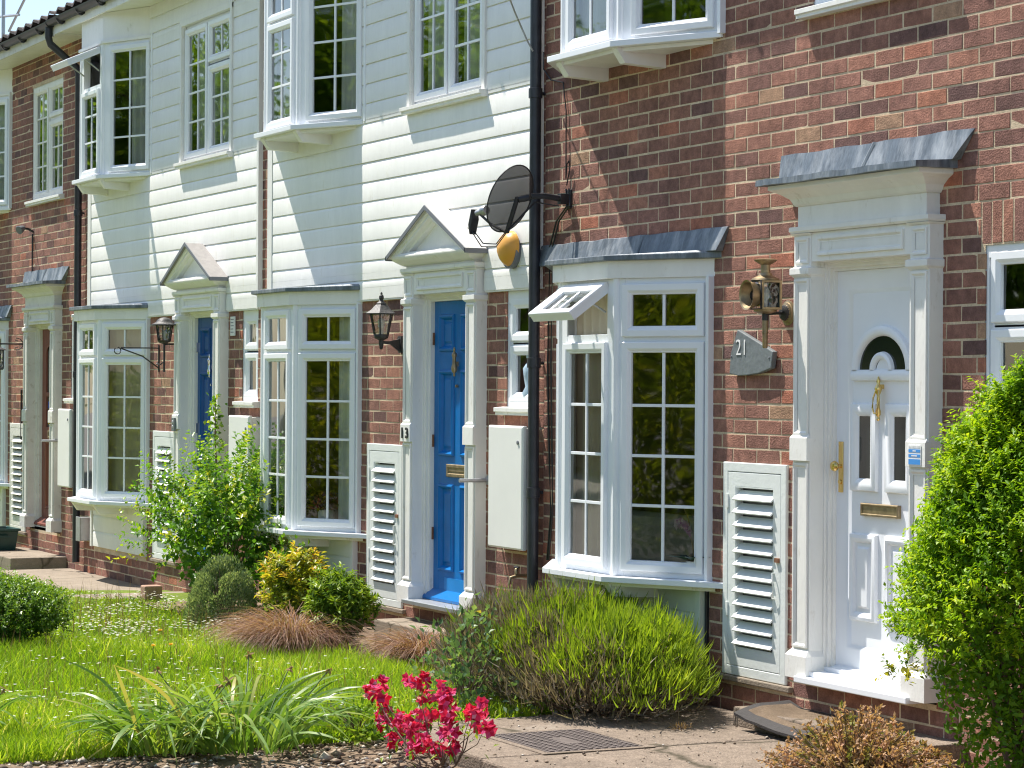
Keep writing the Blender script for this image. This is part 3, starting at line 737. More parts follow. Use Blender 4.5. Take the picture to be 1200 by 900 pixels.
def louvre(H, paint, n=12):
    m = MB(); a, b, z0, z1 = -.752, -.156, .002, 1.083
    m.ring(a, b, z0, z1, [(0, -.05), (0, .012), (.004, .015), (.046, .015), (.048, .011), (.048, -.02)])
    x0, x1 = a + .050, b - .050
    m.ring(x0, x1, z0 + .050, z1 - .050, [(0, -.03), (0, .012), (.002, .014), (.070, .014), (.076, .010), (.076, -.03)])
    m.box(x0 + .07, x1 - .07, -.03, .0135, .052, .150); m.box(x0 + .07, x1 - .07, -.03, .0135, .955, z1 - .052)
    sl = MB(); za, zb_ = .158, .955; st = (zb_ - za) / n
    for i in range(n):
        z = za + (i + .30) * st; j = rng.uniform(-.003, .003)
        p = [(.026 + j, z - .018), (.032 + j, z - .012), (-.016, z + .034), (-.022, z + .028)]
        sl.loops([[(s, d, q) for d, q in p] for s in (x0 + .066, x1 - .066)], 0, True, True)
    d = m.build('louvre_door', paint, H, bevel=.0018)
    sl.build('slats', paint, d, bevel=.001)
    k = MB(); k.box(x0 + .05, x1 - .05, -.12, -.045, .12, .97); k.build('recess_shade', 'dark_grey', d)  # solid dark box stands in for the shade behind the slats
    for q in (.30, .85):
        k = MB(); k.box(a + .038, a + .058, .014, .021, q, q + .07); k.build('hinge', paint, d)
    k = MB(); k.box(b - .088, b - .055, .014, .026, .60, .622); k.build('latch', 'rusty', d)
    k = MB(); xx = b - .105
    k.tube([(xx, -.016, .545), (xx + .004, -.03, .545), (xx + .016, -.034, .50), (xx + .016, -.034, .45), (xx + .004, -.03, .42), (xx, -.016, .42)], .004, 6); k.build('door_pull', paint, d)
    return d

# ------------------------------------------------------------------ the four houses
ZT = 4.72
dz = [0., -.013, -.014, -.022]
labels = ['brick terraced house with a white front door, slate number 21 and grey lead canopy',
          'white weatherboarded terraced house with a bright blue door, pediment and number 13',
          'white weatherboarded terraced house further left, its navy door half hidden by the leafy rose bush',
          'far left brick terraced house with a red brown front door under a weathered canopy']
HOUSES = []
for k in range(4):
    H = thing('terraced_house', labels[k], 'house', (-k * W, 0, dz[k]), 'houses of the terrace')
    HOUSES.append(H)
    brickup = k in (0, 3)
    sR = 6.2 if k == 0 else 1.8775
    sL = -2.80 if k < 3 else -7.5
    uw = {0: (.03, 1.11), 1: (-.005, 1.085), 2: (.03, 1.20), 3: (-.02, 1.095)}[k]
    sw = {0: (1.405, 1.80), 1: (1.378, 1.745), 2: (1.415, 1.765), 3: (1.40, 1.76)}[k]
    bayop = (-2.49, -.95, .0, 2.13)
    low = [bayop, (-.752, -.156, .0, 1.085), (.03, 1.07, .05, 2.25), (sw[0], sw[1], 1.30 if not brickup else 1.33, 2.06 if not brickup else 2.085)]
    upb = (-2.50, -.87, 3.29, 4.72); upw = (uw[0] + .01, uw[1] - .01, 3.285, 4.42)
    if brickup:
        sol = [(sw[0] - .03, sw[1] + .03, 2.087, 2.279)] if k == 0 else []
        brick_wall(H, sL, sR, -.272, ZT, low + [upb, upw], 3 + k, sol)
    else:
        mid = [(-2.64, 1.846, 2.05, 5)]
        brick_wall(H, sL, sR, -.272, ZT, low + mid, 3 + k)
        wops = [upb, upw, (-.02, 1.12, 2.04, 2.24), (-2.56, -.86, 2.04, 2.14)]
        boards(H, -2.545, 1.80 if k == 2 else 1.86, 2.060, ZT, wops, 5 + k)
        m = MB(); m.box(-2.645, -2.548, -.003, .036, 2.055, ZT)
        if k == 2: m.box(1.803, 1.846, -.003, .038, 2.055, ZT)
        m.box(-2.545, -.02, -.003, .026, 2.05, 2.0605); m.box(1.12, 1.846 if k == 2 else 1.86, -.003, .026, 2.05, 2.0605)
        m.build('corner_board', 'board', H, bevel=.002)
    # boarded apron under the ground floor bay
    ap = 'board' if k else 'palegreen'
    boards(H, -2.44, -.985, .0, .43, [], 20 + k, 'apron', material=ap, pitch=.1435)
    for q in (-2.50, -.985):
        m = MB(); m.box(q, q + .05, -.003, .040, -.005, .432); m.build('apron_trim', ap, H, bevel=.002)
    opt = [dict(flash=True, lopen=math.radians(54), fascia='gloss'), dict(), dict(uopen=math.radians(66)), dict(flash=True, fascia='oldgloss')][k]
    bay(H, False, opt); bay(H, True, opt)
    # first floor window over the door
    a, b = uw; c = (a + b) / 2
    if k == 3:
        flat_window(H, a, b, 3.30, 4.43, [(a + .03, c - .02, 3.33, 4.40, 2, 4), (c + .02, b - .03, 3.33, 4.04, 2, 3), (c + .02, b - .03, 4.08, 4.40, 2, 1)], d=-.03, sill=(a - .06, b + .05, 3.30, .06), material='gloss')
    elif k == 1:
        flat_window(H, a, b, 3.30, 4.42, [(a + .03, c - .012, 3.33, 4.39, 2, 4), (c + .012, b - .03, 3.33, 4.39, 2, 4)], d=.002, sill=(a - .07, b + .06, 3.302, .085))
    else:
        flat_window(H, a, b, 3.30, 4.42, [(a + .03, c - .012, 3.33, 4.39, 2, 4), (c + .012, b - .03, 3.33, 4.03, 2, 3), (c + .012, b - .03, 4.06, 4.39, 2, 1)], d=.002 if k == 2 else -.03, sill=(a - .07, b + .06, 3.302, .085 if k == 2 else .06))
    if not brickup:
        m = MB(); m.box(a - .045, a - .001, -.003, .044, 3.25, 4.46); m.box(b + .001, b + .045, -.003, .044, 3.25, 4.46); m.box(a - .045, b + .045, -.003, .043, 4.421, 4.47); m.build('window_trim', 'board', H, bevel=.002)
    # small ground floor window
    a, b = sw; zt_ = 2.03 if not brickup else 2.085; zb_ = 1.352
    zmid = 1.735
    flat_window(H, a, b, zb_, zt_, [(a + .028, b - .028, zb_ + .03, zmid - .016, 1, 1), (a + .028, b - .028, zmid + .012, zt_ - .03, 1, 1)], d=-.028, name='small_window', sill=(a - .05, min(b + .05, 1.855), 1.352, .065))
    opt_felt = 'felt_pale' if k == 1 else 'felt'
    paint = ['gloss', 'gloss', 'gloss', 'oldgloss'][k]
    surround(H, 'flat' if brickup else 'gable', paint)
    if k == 0: door_white(H)
    elif k == 1: door_panelled(H, 'blue', 'brass')
    elif k == 2: door_panelled(H, 'navy', 'chrome')
    else: door_red(H)
    louvre(H, ['sage', 'sage', 'sage', 'oldgloss'][k])
    # dark brick plinth ledge below the louvre door and the step
    m = MB(); m.box(-.80, -.10, .0, .030, -.030, .0); m.build('door_sill', 'paleconcrete', H, bevel=.006)
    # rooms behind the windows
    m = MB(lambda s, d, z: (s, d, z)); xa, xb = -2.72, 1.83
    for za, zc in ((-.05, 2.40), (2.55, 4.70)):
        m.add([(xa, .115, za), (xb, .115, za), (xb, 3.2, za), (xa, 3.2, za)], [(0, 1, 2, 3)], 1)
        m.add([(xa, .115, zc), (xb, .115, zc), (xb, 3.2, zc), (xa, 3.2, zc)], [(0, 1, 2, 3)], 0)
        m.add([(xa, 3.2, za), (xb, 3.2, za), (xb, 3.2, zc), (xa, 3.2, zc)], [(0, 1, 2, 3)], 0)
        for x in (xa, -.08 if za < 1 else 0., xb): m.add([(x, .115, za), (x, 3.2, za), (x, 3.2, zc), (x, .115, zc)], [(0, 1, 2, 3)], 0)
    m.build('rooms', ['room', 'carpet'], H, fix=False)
    # eaves
    x0, x1 = sL - .0, sR - .001
    m = MB(); m.box(x0, x1, -.01, .30, ZT - .006, ZT + .012); m.build('soffit', 'gloss', H)
    m = MB(); m.box(x0, x1, .2995, .318, ZT - .026, ZT + .135); m.build('fascia_board', 'oldgloss' if k == 3 else 'gloss', H, bevel=.002)
    m = MB(lambda s, d, z: (s, d, z)); n = 10
    pr = [(-.352 - .050 * math.cos(math.pi * i / n), 4.815 - .050 * math.sin(math.pi * i / n)) for i in range(n + 1)]
    pr2 = [(-.352 - .046 * math.cos(math.pi * i / n), 4.815 - .046 * math.sin(math.pi * i / n)) for i in range(n, -1, -1)]
    m.loops([[(s, y, z) for y, z in pr + pr2] for s in (x0, x1)], 0, True, True)
    g = m.build('gutter', 'black', H, smooth=40)
    m = MB()
    for s in np.arange(x0 + .35, x1, .62):
        m.loops([[(s + q, .318, 4.80), (s + q, .345, 4.758), (s + q, .375, 4.758), (s + q, .41, 4.80), (s + q, .40, 4.775), (s + q, .37, 4.745), (s + q, .34, 4.742), (s + q, .318, 4.76)] for q in (-.018, .018)], 0, True, True)
    m.build('gutter_bracket', 'black', g)
    # pantiled roof
    m = MB(lambda s, d, z: (s, d, z)); cols = int((x1 - x0) / .0344)
    def wave(i): return .018 * math.sin(2 * math.pi * i / 8) + .007 * math.sin(4 * math.pi * i / 8)
    yy = -.375; zz = 4.872
    slope = math.tan(math.radians(4))
    ls = []
    ncourse = 13
    for c_ in range(ncourse):
        y0 = yy + c_ * .29; y1 = y0 + .31
        for (y, off) in ((y0, -.012), (y0, .012), (y1, -.004)):
            ls.append([(x0 + (x1 - x0) * i / cols, y, zz + (y - yy) * slope + off + wave(i)) for i in range(cols + 1)])
    m.loops(ls, 0, closed=False)
    m.build('roof', 'tile', H, fix=False)

# house numbers and small notices fixed to the doorways
text_mesh('1', .095, (.036, -.0995, 1.165), HOUSES[1], 'house_number', 'iron', .004, bold=.002)
text_mesh('3', .095, (.110, -.0995, 1.165), HOUSES[1], 'house_number', 'iron', .004, bold=.002)

# ------------------------------------------------------------------ curtains and what shows in the windows
def cur(label, path, z0, z1, material, house, amp=.016, wl=.07, seed=0):
    o = curtain(None, [(x - house * W, y) for x, y in path], z0, z1, material, amp, wl, 'curtain', seed)
    tag(o, label, 'curtain', 'curtains in the windows'); return o
def along(p, q, t0, t1): return [(p[0] + (q[0] - p[0]) * t, p[1] + (q[1] - p[1]) * t) for t in (t0, t1)]
cur('beige curtain in the narrow front pane of the bay left of the white door', [(-2.02, -.215), (-1.47, -.215)], .47, 2.0, 'curtain', 0, .014, .085, 1)
cur('pale curtain inside the front pane of the bay beside the bright blue door', [(-2.02, -.20), (-1.46, -.20)], .47, 2.0, 'net', 1, .02, .05, 2)
cur('pale draped curtain at the right edge of the bay beside the bright blue door', [(-1.17, -.05), (-.93, .09)], .47, 2.0, 'net', 1, .02, .06, 3)
cur('beige blinds filling the bay window behind the rose bush', [(-2.03, -.20), (-1.43, -.20), (-.95, .08)], .47, 2.0, 'curtain', 2, .006, .09, 4)
cur('grey curtain in the front pane of the bay window above the lead roof', [(-2.03, -.18), (-1.47, -.18)], 3.3, 4.42, 'net', 0, .02, .06, 5)
cur('striped curtain in the front pane of the upstairs bay above the blue door house', [(-2.03, -.18), (-1.47, -.18)], 3.3, 4.42, 'net', 1, .02, .06, 6)
cur('dark striped curtain in the left half of the upstairs window over the number 13 pediment', [(.05, .07), (.52, .07)], 3.3, 4.4, 'net', 1, .02, .07, 7)
cur('curtain in the right half of the upstairs window over the number 13 pediment', [(.60, .07), (.90, .07)], 3.3, 4.4, 'net', 1, .02, .07, 8)
cur('pale curtain in the upstairs bay window with its top light open', [(-1.24, -.06), (-1.04, .04)], 3.3, 4.4, 'net', 2, .02, .08, 9)
cur('white net curtain in the upstairs bay at the far left edge', [(-2.03, -.18), (-1.47, -.18), (-.95, .06)], 3.3, 4.4, 'net', 3, .02, .08, 10)
cur('light curtain in the ground floor bay at the far left edge', [(-2.03, -.18), (-1.47, -.18), (-.95, .06)], .47, 2.0, 'curtain', 3, .02, .08, 12)
cur('pale net curtain in the upstairs window above the navy door', [(.08, .09), (.58, .09), (1.15, .09)], 3.3, 4.4, 'net', 2, .015, .07, 14)
cur('white net curtain in the many paned upstairs window above the red brown door', [(.03, .09), (.5, .09), (1.05, .09)], 3.3, 4.4, 'net', 3, .015, .07, 15)
cur('pale curtain at the right of the upstairs bay over the number 13 house', [(-1.18, -.04), (-.84, .08)], 3.3, 4.4, 'net', 1, .02, .08, 16)
# sofa
s = thing('sofa', 'pale sofa inside the bay window left of the white front door', 'sofa', (-1.55, .75, -.05))
m = MB(lambda a, b, c: (a, b, c)); m.box(-.95, .95, -.30, .45, .12, .46); sb = m.build('seat', 'sofa', s, bevel=.05)
m = MB(lambda a, b, c: (a, b, c)); m.box(-.95, .95, -.50, -.31, .12, .80); m.build('backrest', 'sofa', s, bevel=.06)
for q in (-.95, .80):
    m = MB(lambda a, b, c: (a, b, c)); m.box(q, q + .15, -.29, .45, .12, .62); m.build('armrest', 'sofa', s, bevel=.05)
# orchid
o = thing('orchid', 'potted orchid with pinkish white flowers behind the pane of the right hand bay', 'plant', (-1.02, -.02, .47))
m = MB(); m.lathe((0, 0, 0), (0, 0, 1), [(.035, 0), (.05, .085), (.045, .085), (.04, .07)], 12); m.build('pot', 'white', o, smooth=40)
m = MB(); pth = [(0, 0, .07), (-.02, -.01, .2), (-.05, -.01, .30), (-.10, -.01, .36), (-.16, -.01, .36)]; m.tube(pth, .003, 5); m.build('stem', 'dry', o)
P = []; D = []; 
for i in range(7):
    c = Vector((-.02 - .022 * i, -.015, .24 + .02 * i - .0025 * i * i))
    for j in range(5): P.append(c); q = j * 1.2566 + i; D.append((math.cos(q), -.25, math.sin(q)))
leaves('petals', np.array(P), np.array(D), np.tile([[.1, -1, .1]], (len(P), 1)), .035, .03, rng.random(len(P)), 'petalpink', o)
P = np.zeros((7, 3)) + [0, 0, .075]; q = np.arange(7) * .9
leaves('leaves', P, np.stack([np.cos(q), np.sin(q), .35 + 0 * q], 1), np.tile([[0, 0, 1.]], (7, 1)), .17, .05, q * 0, 'darkleaf', o, bend=.3)
# flowers in the blue door house's bay
o = thing('flower_arrangement', 'red brown flower arrangement behind the lowest pane beside the blue door', 'flowers', (-1.27 - W, -.10, .47))
n = 260; d = unit(rng.normal(size=(n, 3))); d[:, 2] = np.abs(d[:, 2])
leaves('blooms', d * .10 * rng.uniform(.6, 1, (n, 1)) + [0, 0, .13], d, unit(rng.normal(size=(n, 3))), .035, .03, rng.random(n), 'terracotta', o)
m = MB(); m.lathe((0, 0, 0), (0, 0, 1), [(.05, 0), (.06, .1), (.05, .12)], 12); m.build('vase', 'white', o, smooth=40)
# china figure in the small window
o = MB(); o.lathe((-3.08, .055, 1.40), (0, 0, 1), [(.05, 0), (.055, .02), (.035, .06), (.045, .12), (.05, .17), (.03, .2), (.018, .215), (.03, .235), (.032, .26), (.015, .285)], 14)
tag(o.build('figurine', 'china', None, smooth=50), 'pale blue china figurine standing in the small window behind the drainpipe', 'ornament')

# ------------------------------------------------------------------ things on the walls
ID = lambda a, b, c: (a, b, c)
def pipe(name, label, path, r, clips, group=None):
    t = thing(name, label, 'drainpipe', path[-1], group); o = Vector(path[-1])
    m = MB(); m.tube([Vector(p) - o for p in path], r, 14); p_ = m.build('pipe', 'pipe', t, smooth=50)
    for z in clips:
        m = MB(); c = Vector((path[-1][0], path[-1][1], z)) - o
        m.lathe(c, (0, 0, 1), [(r, -.03), (r + .007, -.028), (r + .007, .028), (r, .03)], 14)
        m.tube([c + Vector((0, .02, 0)), c + Vector((0, .062, 0))], .010, 6)
        m.build('collar', 'pipe', t, smooth=40)
    return t
pipe('drainpipe', 'black drainpipe between the weatherboards and the brick house, behind the satellite dish', [(-2.81, -.064, 4.74), (-2.81, -.064, -.02)], .034, [3.18, 1.60, .84], 'drainpipes')
pipe('drainpipe', 'black drainpipe with a bent top beside the left red brown door', [(-12.22, -.352, 4.80), (-12.22, -.352, 4.66), (-12.22, -.335, 4.60), (-12.22, -.085, 4.40), (-12.22, -.062, 4.34), (-12.22, -.062, -.19)], .034, [3.05, 1.55], 'drainpipes')
# white waste pipe near the far door
t = MB(); t.tube([(-12.42, -.03, 1.30), (-12.42, -.03, 2.08)], .020, 8); t.lathe((-12.42, -.03, 2.08), (0, 0, 1), [(.02, 0), (.032, .005), (.032, .03), (.02, .035)], 10)
tag(t.build('waste_pipe', 'white', None, smooth=50), 'thin white waste pipe beside the black drainpipe at the far door', 'pipe')

# satellite dish
t = thing('satellite_dish', 'dark perforated satellite dish on a black bracket in front of the drainpipe', 'satellite dish', (-2.49, 0, 2.54))
n = Vector((-.86, -.27, .40)).normalized(); e1 = n.cross(Vector((0, 0, 1))).normalized(); e2 = n.cross(e1) * -1
c = Vector((-.09, -.315, -.015))
m = MB(ID); ls = []
for i in range(9):
    r = i / 8; ls.append([tuple(c + e1 * (.165 * r * math.cos(a)) + e2 * (.205 * r * math.sin(a)) + n * (.035 * r * r)) for a in [2 * math.pi * k / 40 for k in range(40)]])
m.loops(ls[1:], 0, cap0=True); dish = m.build('reflector', 'dish', t, smooth=80, fix=False)
m = MB(ID); m.tube([tuple(c + e1 * (.165 * math.cos(a)) + e2 * (.205 * math.sin(a)) + n * .035) for a in [2 * math.pi * k / 40 for k in range(41)]], .004, 6); m.build('rim', 'iron', t, smooth=60)
m = MB(ID); m.box(-.028, .028, -.012, 0, -.055, .055); m.box(-.022, .022, -.07, -.012, -.03, .03)
m.tube([(0, -.05, 0), (-.01, -.16, .015), (-.03, -.235, .01)], .018, 8)
b0 = c - n * .02
m.tube([tuple(b0 + e2 * .03 + Vector((.03, .06, 0))), tuple(b0 - n * .01 + e2 * .02)], .02, 8)
m.tube([tuple(b0 + e2 * .03), tuple(b0 - e2 * .19)], .014, 8)
m.build('bracket', 'black', t, smooth=40, bevel=.002)
l0 = c - e2 * .19; l1 = c + n * .25 - e2 * .17
m = MB(ID); m.tube([tuple(l0 - n * .01), tuple((l0 + l1) / 2 - e2 * .012), tuple(l1)], .008, 8); arm = m.build('feed_arm', 'black', t, smooth=60)
m = MB(ID); d_ = (c + n * .01 - l1).normalized()
m.lathe(l1 + d_ * .005, d_, [(.018, -.02), (.018, .03), (.03, .034), (.03, .058), (.026, .066)], 14)
m.build('feed_horn', 'steel', t, smooth=40)
m = MB(ID); q = l1 - d_ * .03; s1 = e1 * .028; s2 = (d_.cross(e1)).normalized() * .03; dn = (Vector((0, 0, -1)) - d_ * .3).normalized() * .095
m.loops([[tuple(q + s1 + s2 * k), tuple(q - s1 + s2 * k), tuple(q - s1 + s2 * k + dn), tuple(q + s1 + s2 * k + dn)] for k in (-1, 1)], 0, True, True, raw=True)
m.build('receiver', 'black', t, bevel=.004)
m = MB(ID)
for k in range(2):
    e = q + dn + s1 * (.4 - .8 * k); f_ = l0 + Vector((.02 + .02 * k, .0, 0))
    m.tube([tuple(e), tuple(e * .7 + f_ * .3 + Vector((0, 0, -.075 - .02 * k))), tuple(e * .3 + f_ * .7 + Vector((0, 0, -.075 - .015 * k))), tuple(f_), (-.06 + .02 * k, -.20, -.02), (-.02, -.06, -.04)], .0035, 5)
m.build('cable', 'black', t)
# cables down the brickwork
for k, (off, lab) in enumerate(((0, 'thin black cable hanging down the bricks from the satellite dish, the one nearer the drainpipe'), (.035, 'thin black cable hanging down the bricks from the satellite dish, nearer the bay window'))):
    m = MB(ID); m.tube([(-2.50 + off, -.02, 2.60), (-2.47 + off, -.03, 2.50), (-2.62 + off, -.02, 2.42), (-2.715 + off, -.012, 2.28), (-2.735 + off * 1.2, -.012, 1.6), (-2.70 + off, -.014, 1.0), (-2.68 + off * .6, -.014, .72), (-2.73 + off * .6, -.012, .45)], .0055, 6)
    tag(m.build('cable', 'black', None), lab, 'cable', 'cables on the wall')
m = MB(ID); m.tube([(-2.50, -.016, 2.62), (-2.46, -.02, 2.70), (-2.47, -.018, 2.76), (-2.50, -.016, 2.74), (-2.51, -.016, 2.66), (-2.52, -.012, 3.05), (-2.56, -.012, 3.22), (-2.70, -.02, 3.25), (-2.775, -.03, 3.32), (-2.775, -.03, 3.42)], .004, 6)
tag(m.build('cable', 'black', None), 'thin cable looping from the satellite dish bracket up to the upstairs sill', 'cable', 'cables on the wall')
m = MB(ID); m.tube([(-2.775, -.10, 3.42), (-2.79, -.13, 3.48), (-2.80, -.16, 3.55), (-2.74, -.24, 3.64), (-2.68, -.31, 3.72), (-2.6, -.33, 4.0), (-2.55, -.32, 4.7)], .0055, 6)
tag(m.build('overhead_wire', 'steel', None), 'grey wire sagging from above to the top of the black drainpipe', 'wire')

# burglar alarm
t = thing('alarm_box', 'yellow egg shaped alarm box on the weatherboards under the satellite dish', 'alarm', (-3.155, -.035, 2.285))
m = MB(ID); ls = []
for i in range(7):
    a = i / 6 * math.pi / 2; ls.append([(.105 * math.cos(a) * math.cos(q) * (1 + .12 * math.sin(q)), -.010 - .085 * math.sin(a), .108 * math.cos(a) * math.sin(q)) for q in [2 * math.pi * k / 28 for k in range(28)]])
m.loops(ls, 0); m.build('cover', 'amber', t, smooth=80)
m = MB(ID); m.loops([[(.100 * math.cos(q), y, .104 * math.sin(q) - .014) for q in [2 * math.pi * k / 28 for k in range(28)]] for y in (.004, -.030)], 0, True, True); m.build('base', 'dark_grey', t, smooth=40)

# lanterns
def lantern13():
    t = thing('wall_lantern', 'black six sided wall lantern beside the number 13 doorway', 'lantern', (-4.865, 0, 1.85), 'wall lanterns')
    y = -.155; m = MB(ID)
    m.loops([[(-.025, -.001, -.17), (.025, -.001, -.17), (.025, -.022, -.17), (-.025, -.022, -.17)], [(-.032, -.001, -.10), (.032, -.001, -.10), (.032, -.028, -.10), (-.032, -.028, -.10)], [(-.03, -.001, -.06), (.03, -.001, -.06), (.03, -.024, -.06), (-.03, -.024, -.06)]], 0, True, True)
    m.loops([[(s, -.022, -.075), (s, -.05, -.085), (s, -.10, -.095), (s, y, -.092), (s, y, -.108), (s, -.085, -.118), (s, -.05, -.145), (s, -.022, -.165)] for s in (-.010, .010)], 0, True, True)
    m.lathe((0, y, -.15), (0, 0, 1), [(.006, 0), (.012, .008), (.012, .018), (.016, .03), (.016, .06), (.045, .075), (.052, .095), (.050, .10)], 12)
    m.build('bracket', 'iron', t, smooth=40)
    m = MB(ID)
    for k in range(6):
        a = math.pi / 3 * (k + .5); m.tube([(.050 * math.cos(a), y + .050 * math.sin(a), -.05), (.078 * math.cos(a), y + .078 * math.sin(a), .082)], .0055, 5)
    m.lathe((0, y, .08), (0, 0, 1), [(.082, 0), (.108, .002), (.110, .008), (.072, .032), (.048, .058), (.036, .066), (.036, .074), (.020, .086), (.012, .096), (.018, .110), (.016, .124), (.008, .132), (.008, .142), (.002, .150)], sides=6)
    m.build('lantern_frame', 'iron', t, smooth=20)
    m = MB(ID); m.lathe((0, y, -.05), (0, 0, 1), [(.049, 0), (.077, .132)], sides=6, cap=False); m.build('lantern_glass', 'lampglass', t, fix=False)
    m = MB(ID); m.lathe((0, y, -.05), (0, 0, 1), [(.016, 0), (.016, .045), (.022, .05), (.024, .09), (.012, .11)], 12); m.build('bulb', 'bulb', t, smooth=50)
lantern13()
def lantern11():
    t = thing('wall_lantern', 'black domed wall lantern with a long tail beside the navy door', 'lantern', (-9.40, 0, 1.85), 'wall lanterns')
    y = -.15; m = MB(ID)
    m.tube([(0, 0, -.055), (0, -.13, -.055), (0, y, -.06)], .009, 6); m.tube([(0, y, -.04), (0, y, -.285)], .009, 6)
    m.tube([(0, y, -.20), (-.02, y - .03, -.225), (-.05, y - .05, -.22), (-.06, y - .03, -.20), (-.045, y - .02, -.19)], .005, 5)
    m.tube([(0, y, -.05), (-.03, y - .03, -.045), (-.045, y - .03, -.02), (-.03, y - .02, -.01)], .005, 5)
    m.lathe((0, y, -.055), (0, 0, 1), [(.012, 0), (.03, .01), (.05, .02), (.055, .03)], 12)
    m.build('bracket', 'iron', t, smooth=40)
    m = MB(ID)
    for k in range(6):
        a = math.pi / 3 * (k + .5); m.tube([(.052 * math.cos(a), y + .052 * math.sin(a), -.025), (.070 * math.cos(a), y + .070 * math.sin(a), .10)], .0055, 5)
    m.lathe((0, y, .098), (0, 0, 1), [(.075, 0), (.112, .0), (.112, .008), (.085, .018), (.068, .03), (.060, .045), (.035, .062), (.008, .068)], 18)
    m.build('lantern_frame', 'iron', t, smooth=40)
    m = MB(ID); m.lathe((0, y, -.025), (0, 0, 1), [(.051, 0), (.069, .125)], sides=6, cap=False); m.build('lantern_glass', 'lampglass', t, fix=False)
    m = MB(ID); m.lathe((0, y, -.02), (0, 0, 1), [(.016, 0), (.02, .06), (.01, .08)], 12); m.build('bulb', 'bulb', t, smooth=50)
lantern11()
def lantern9():
    t = thing('wall_lantern', 'square black lantern hanging from a scrolled bracket at the far left edge', 'lantern', (-14.27, 0, 1.80), 'wall lanterns')
    y = -.30; m = MB(ID)
    m.tube([(0, 0, .06), (0, -.36, .06)], .009, 6); m.tube([(0, 0, -.16), (0, -.01, .2)], .010, 6)
    for s in (-1, 1):
        m.tube([(0, -.01, .06), (0, -.05, .06 + s * .05), (0, -.09, .06 + s * .06), (0, -.10, .06 + s * .035), (0, -.07, .06 + s * .03)], .005, 5)
    m.tube([(0, -.36, .06), (0, -.38, .08), (0, -.36, .095), (0, -.345, .085)], .005, 5); m.tube([(0, y, .06), (0, y, .02)], .008, 6)
    m.build('bracket', 'iron', t)
    m = MB(ID); w = .062
    for a in (-w, w):
        for b in (-w, w): m.box(a - .006, a + .006, y + b - .006, y + b + .006, -.19, -.005)
    m.box(-w, w, y - w, y + w, -.20, -.188)
    m.box(-.004, .004, y - w - .004, y - w + .004, -.19, -.005); m.box(-w, w, y - w - .004, y - w + .003, -.10, -.092)
    m.loops([[(-a, y - a, z), (a, y - a, z), (a, y + a, z), (-a, y + a, z)] for a, z in ((.085, -.006), (.085, .002), (.03, .035), (.012, .04))], 0, True, True)
    m.build('lantern_frame', 'iron', t)
    m = MB(ID); m.loops([[(-w, y - w, z), (w, y - w, z), (w, y + w, z), (-w, y + w, z)] for z in (-.188, -.006)], 0); m.build('lantern_glass', 'lampglass', t, fix=False)
lantern9()
m = MB(ID); m.tube([(-13.98, -.012, 2.95), (-13.98, -.012, 1.45), (-14.05, -.012, 1.40), (-14.36, -.012, 1.40), (-14.36, -.012, .9)], .008, 6); tag(m.build('cable', 'black', None), 'black cable running down the bricks beside the far left lantern', 'cable', 'cables on the wall')
t = thing('security_light', 'small dark lamp head on a bent arm on the bricks above the far lantern', 'lamp', (-13.98, 0, 2.97))
m = MB(ID); m.tube([(0, 0, 0), (.0, -.06, .03), (.03, -.12, .03)], .012, 6); m.build('arm', 'iron', t)
m = MB(ID); m.lathe((.03, -.12, .03), (.3, -.6, -.3), [(.02, -.02), (.03, .0), (.045, .05), (.04, .055)], 12); m.build('lamp_head', 'dark_grey', t, smooth=40)

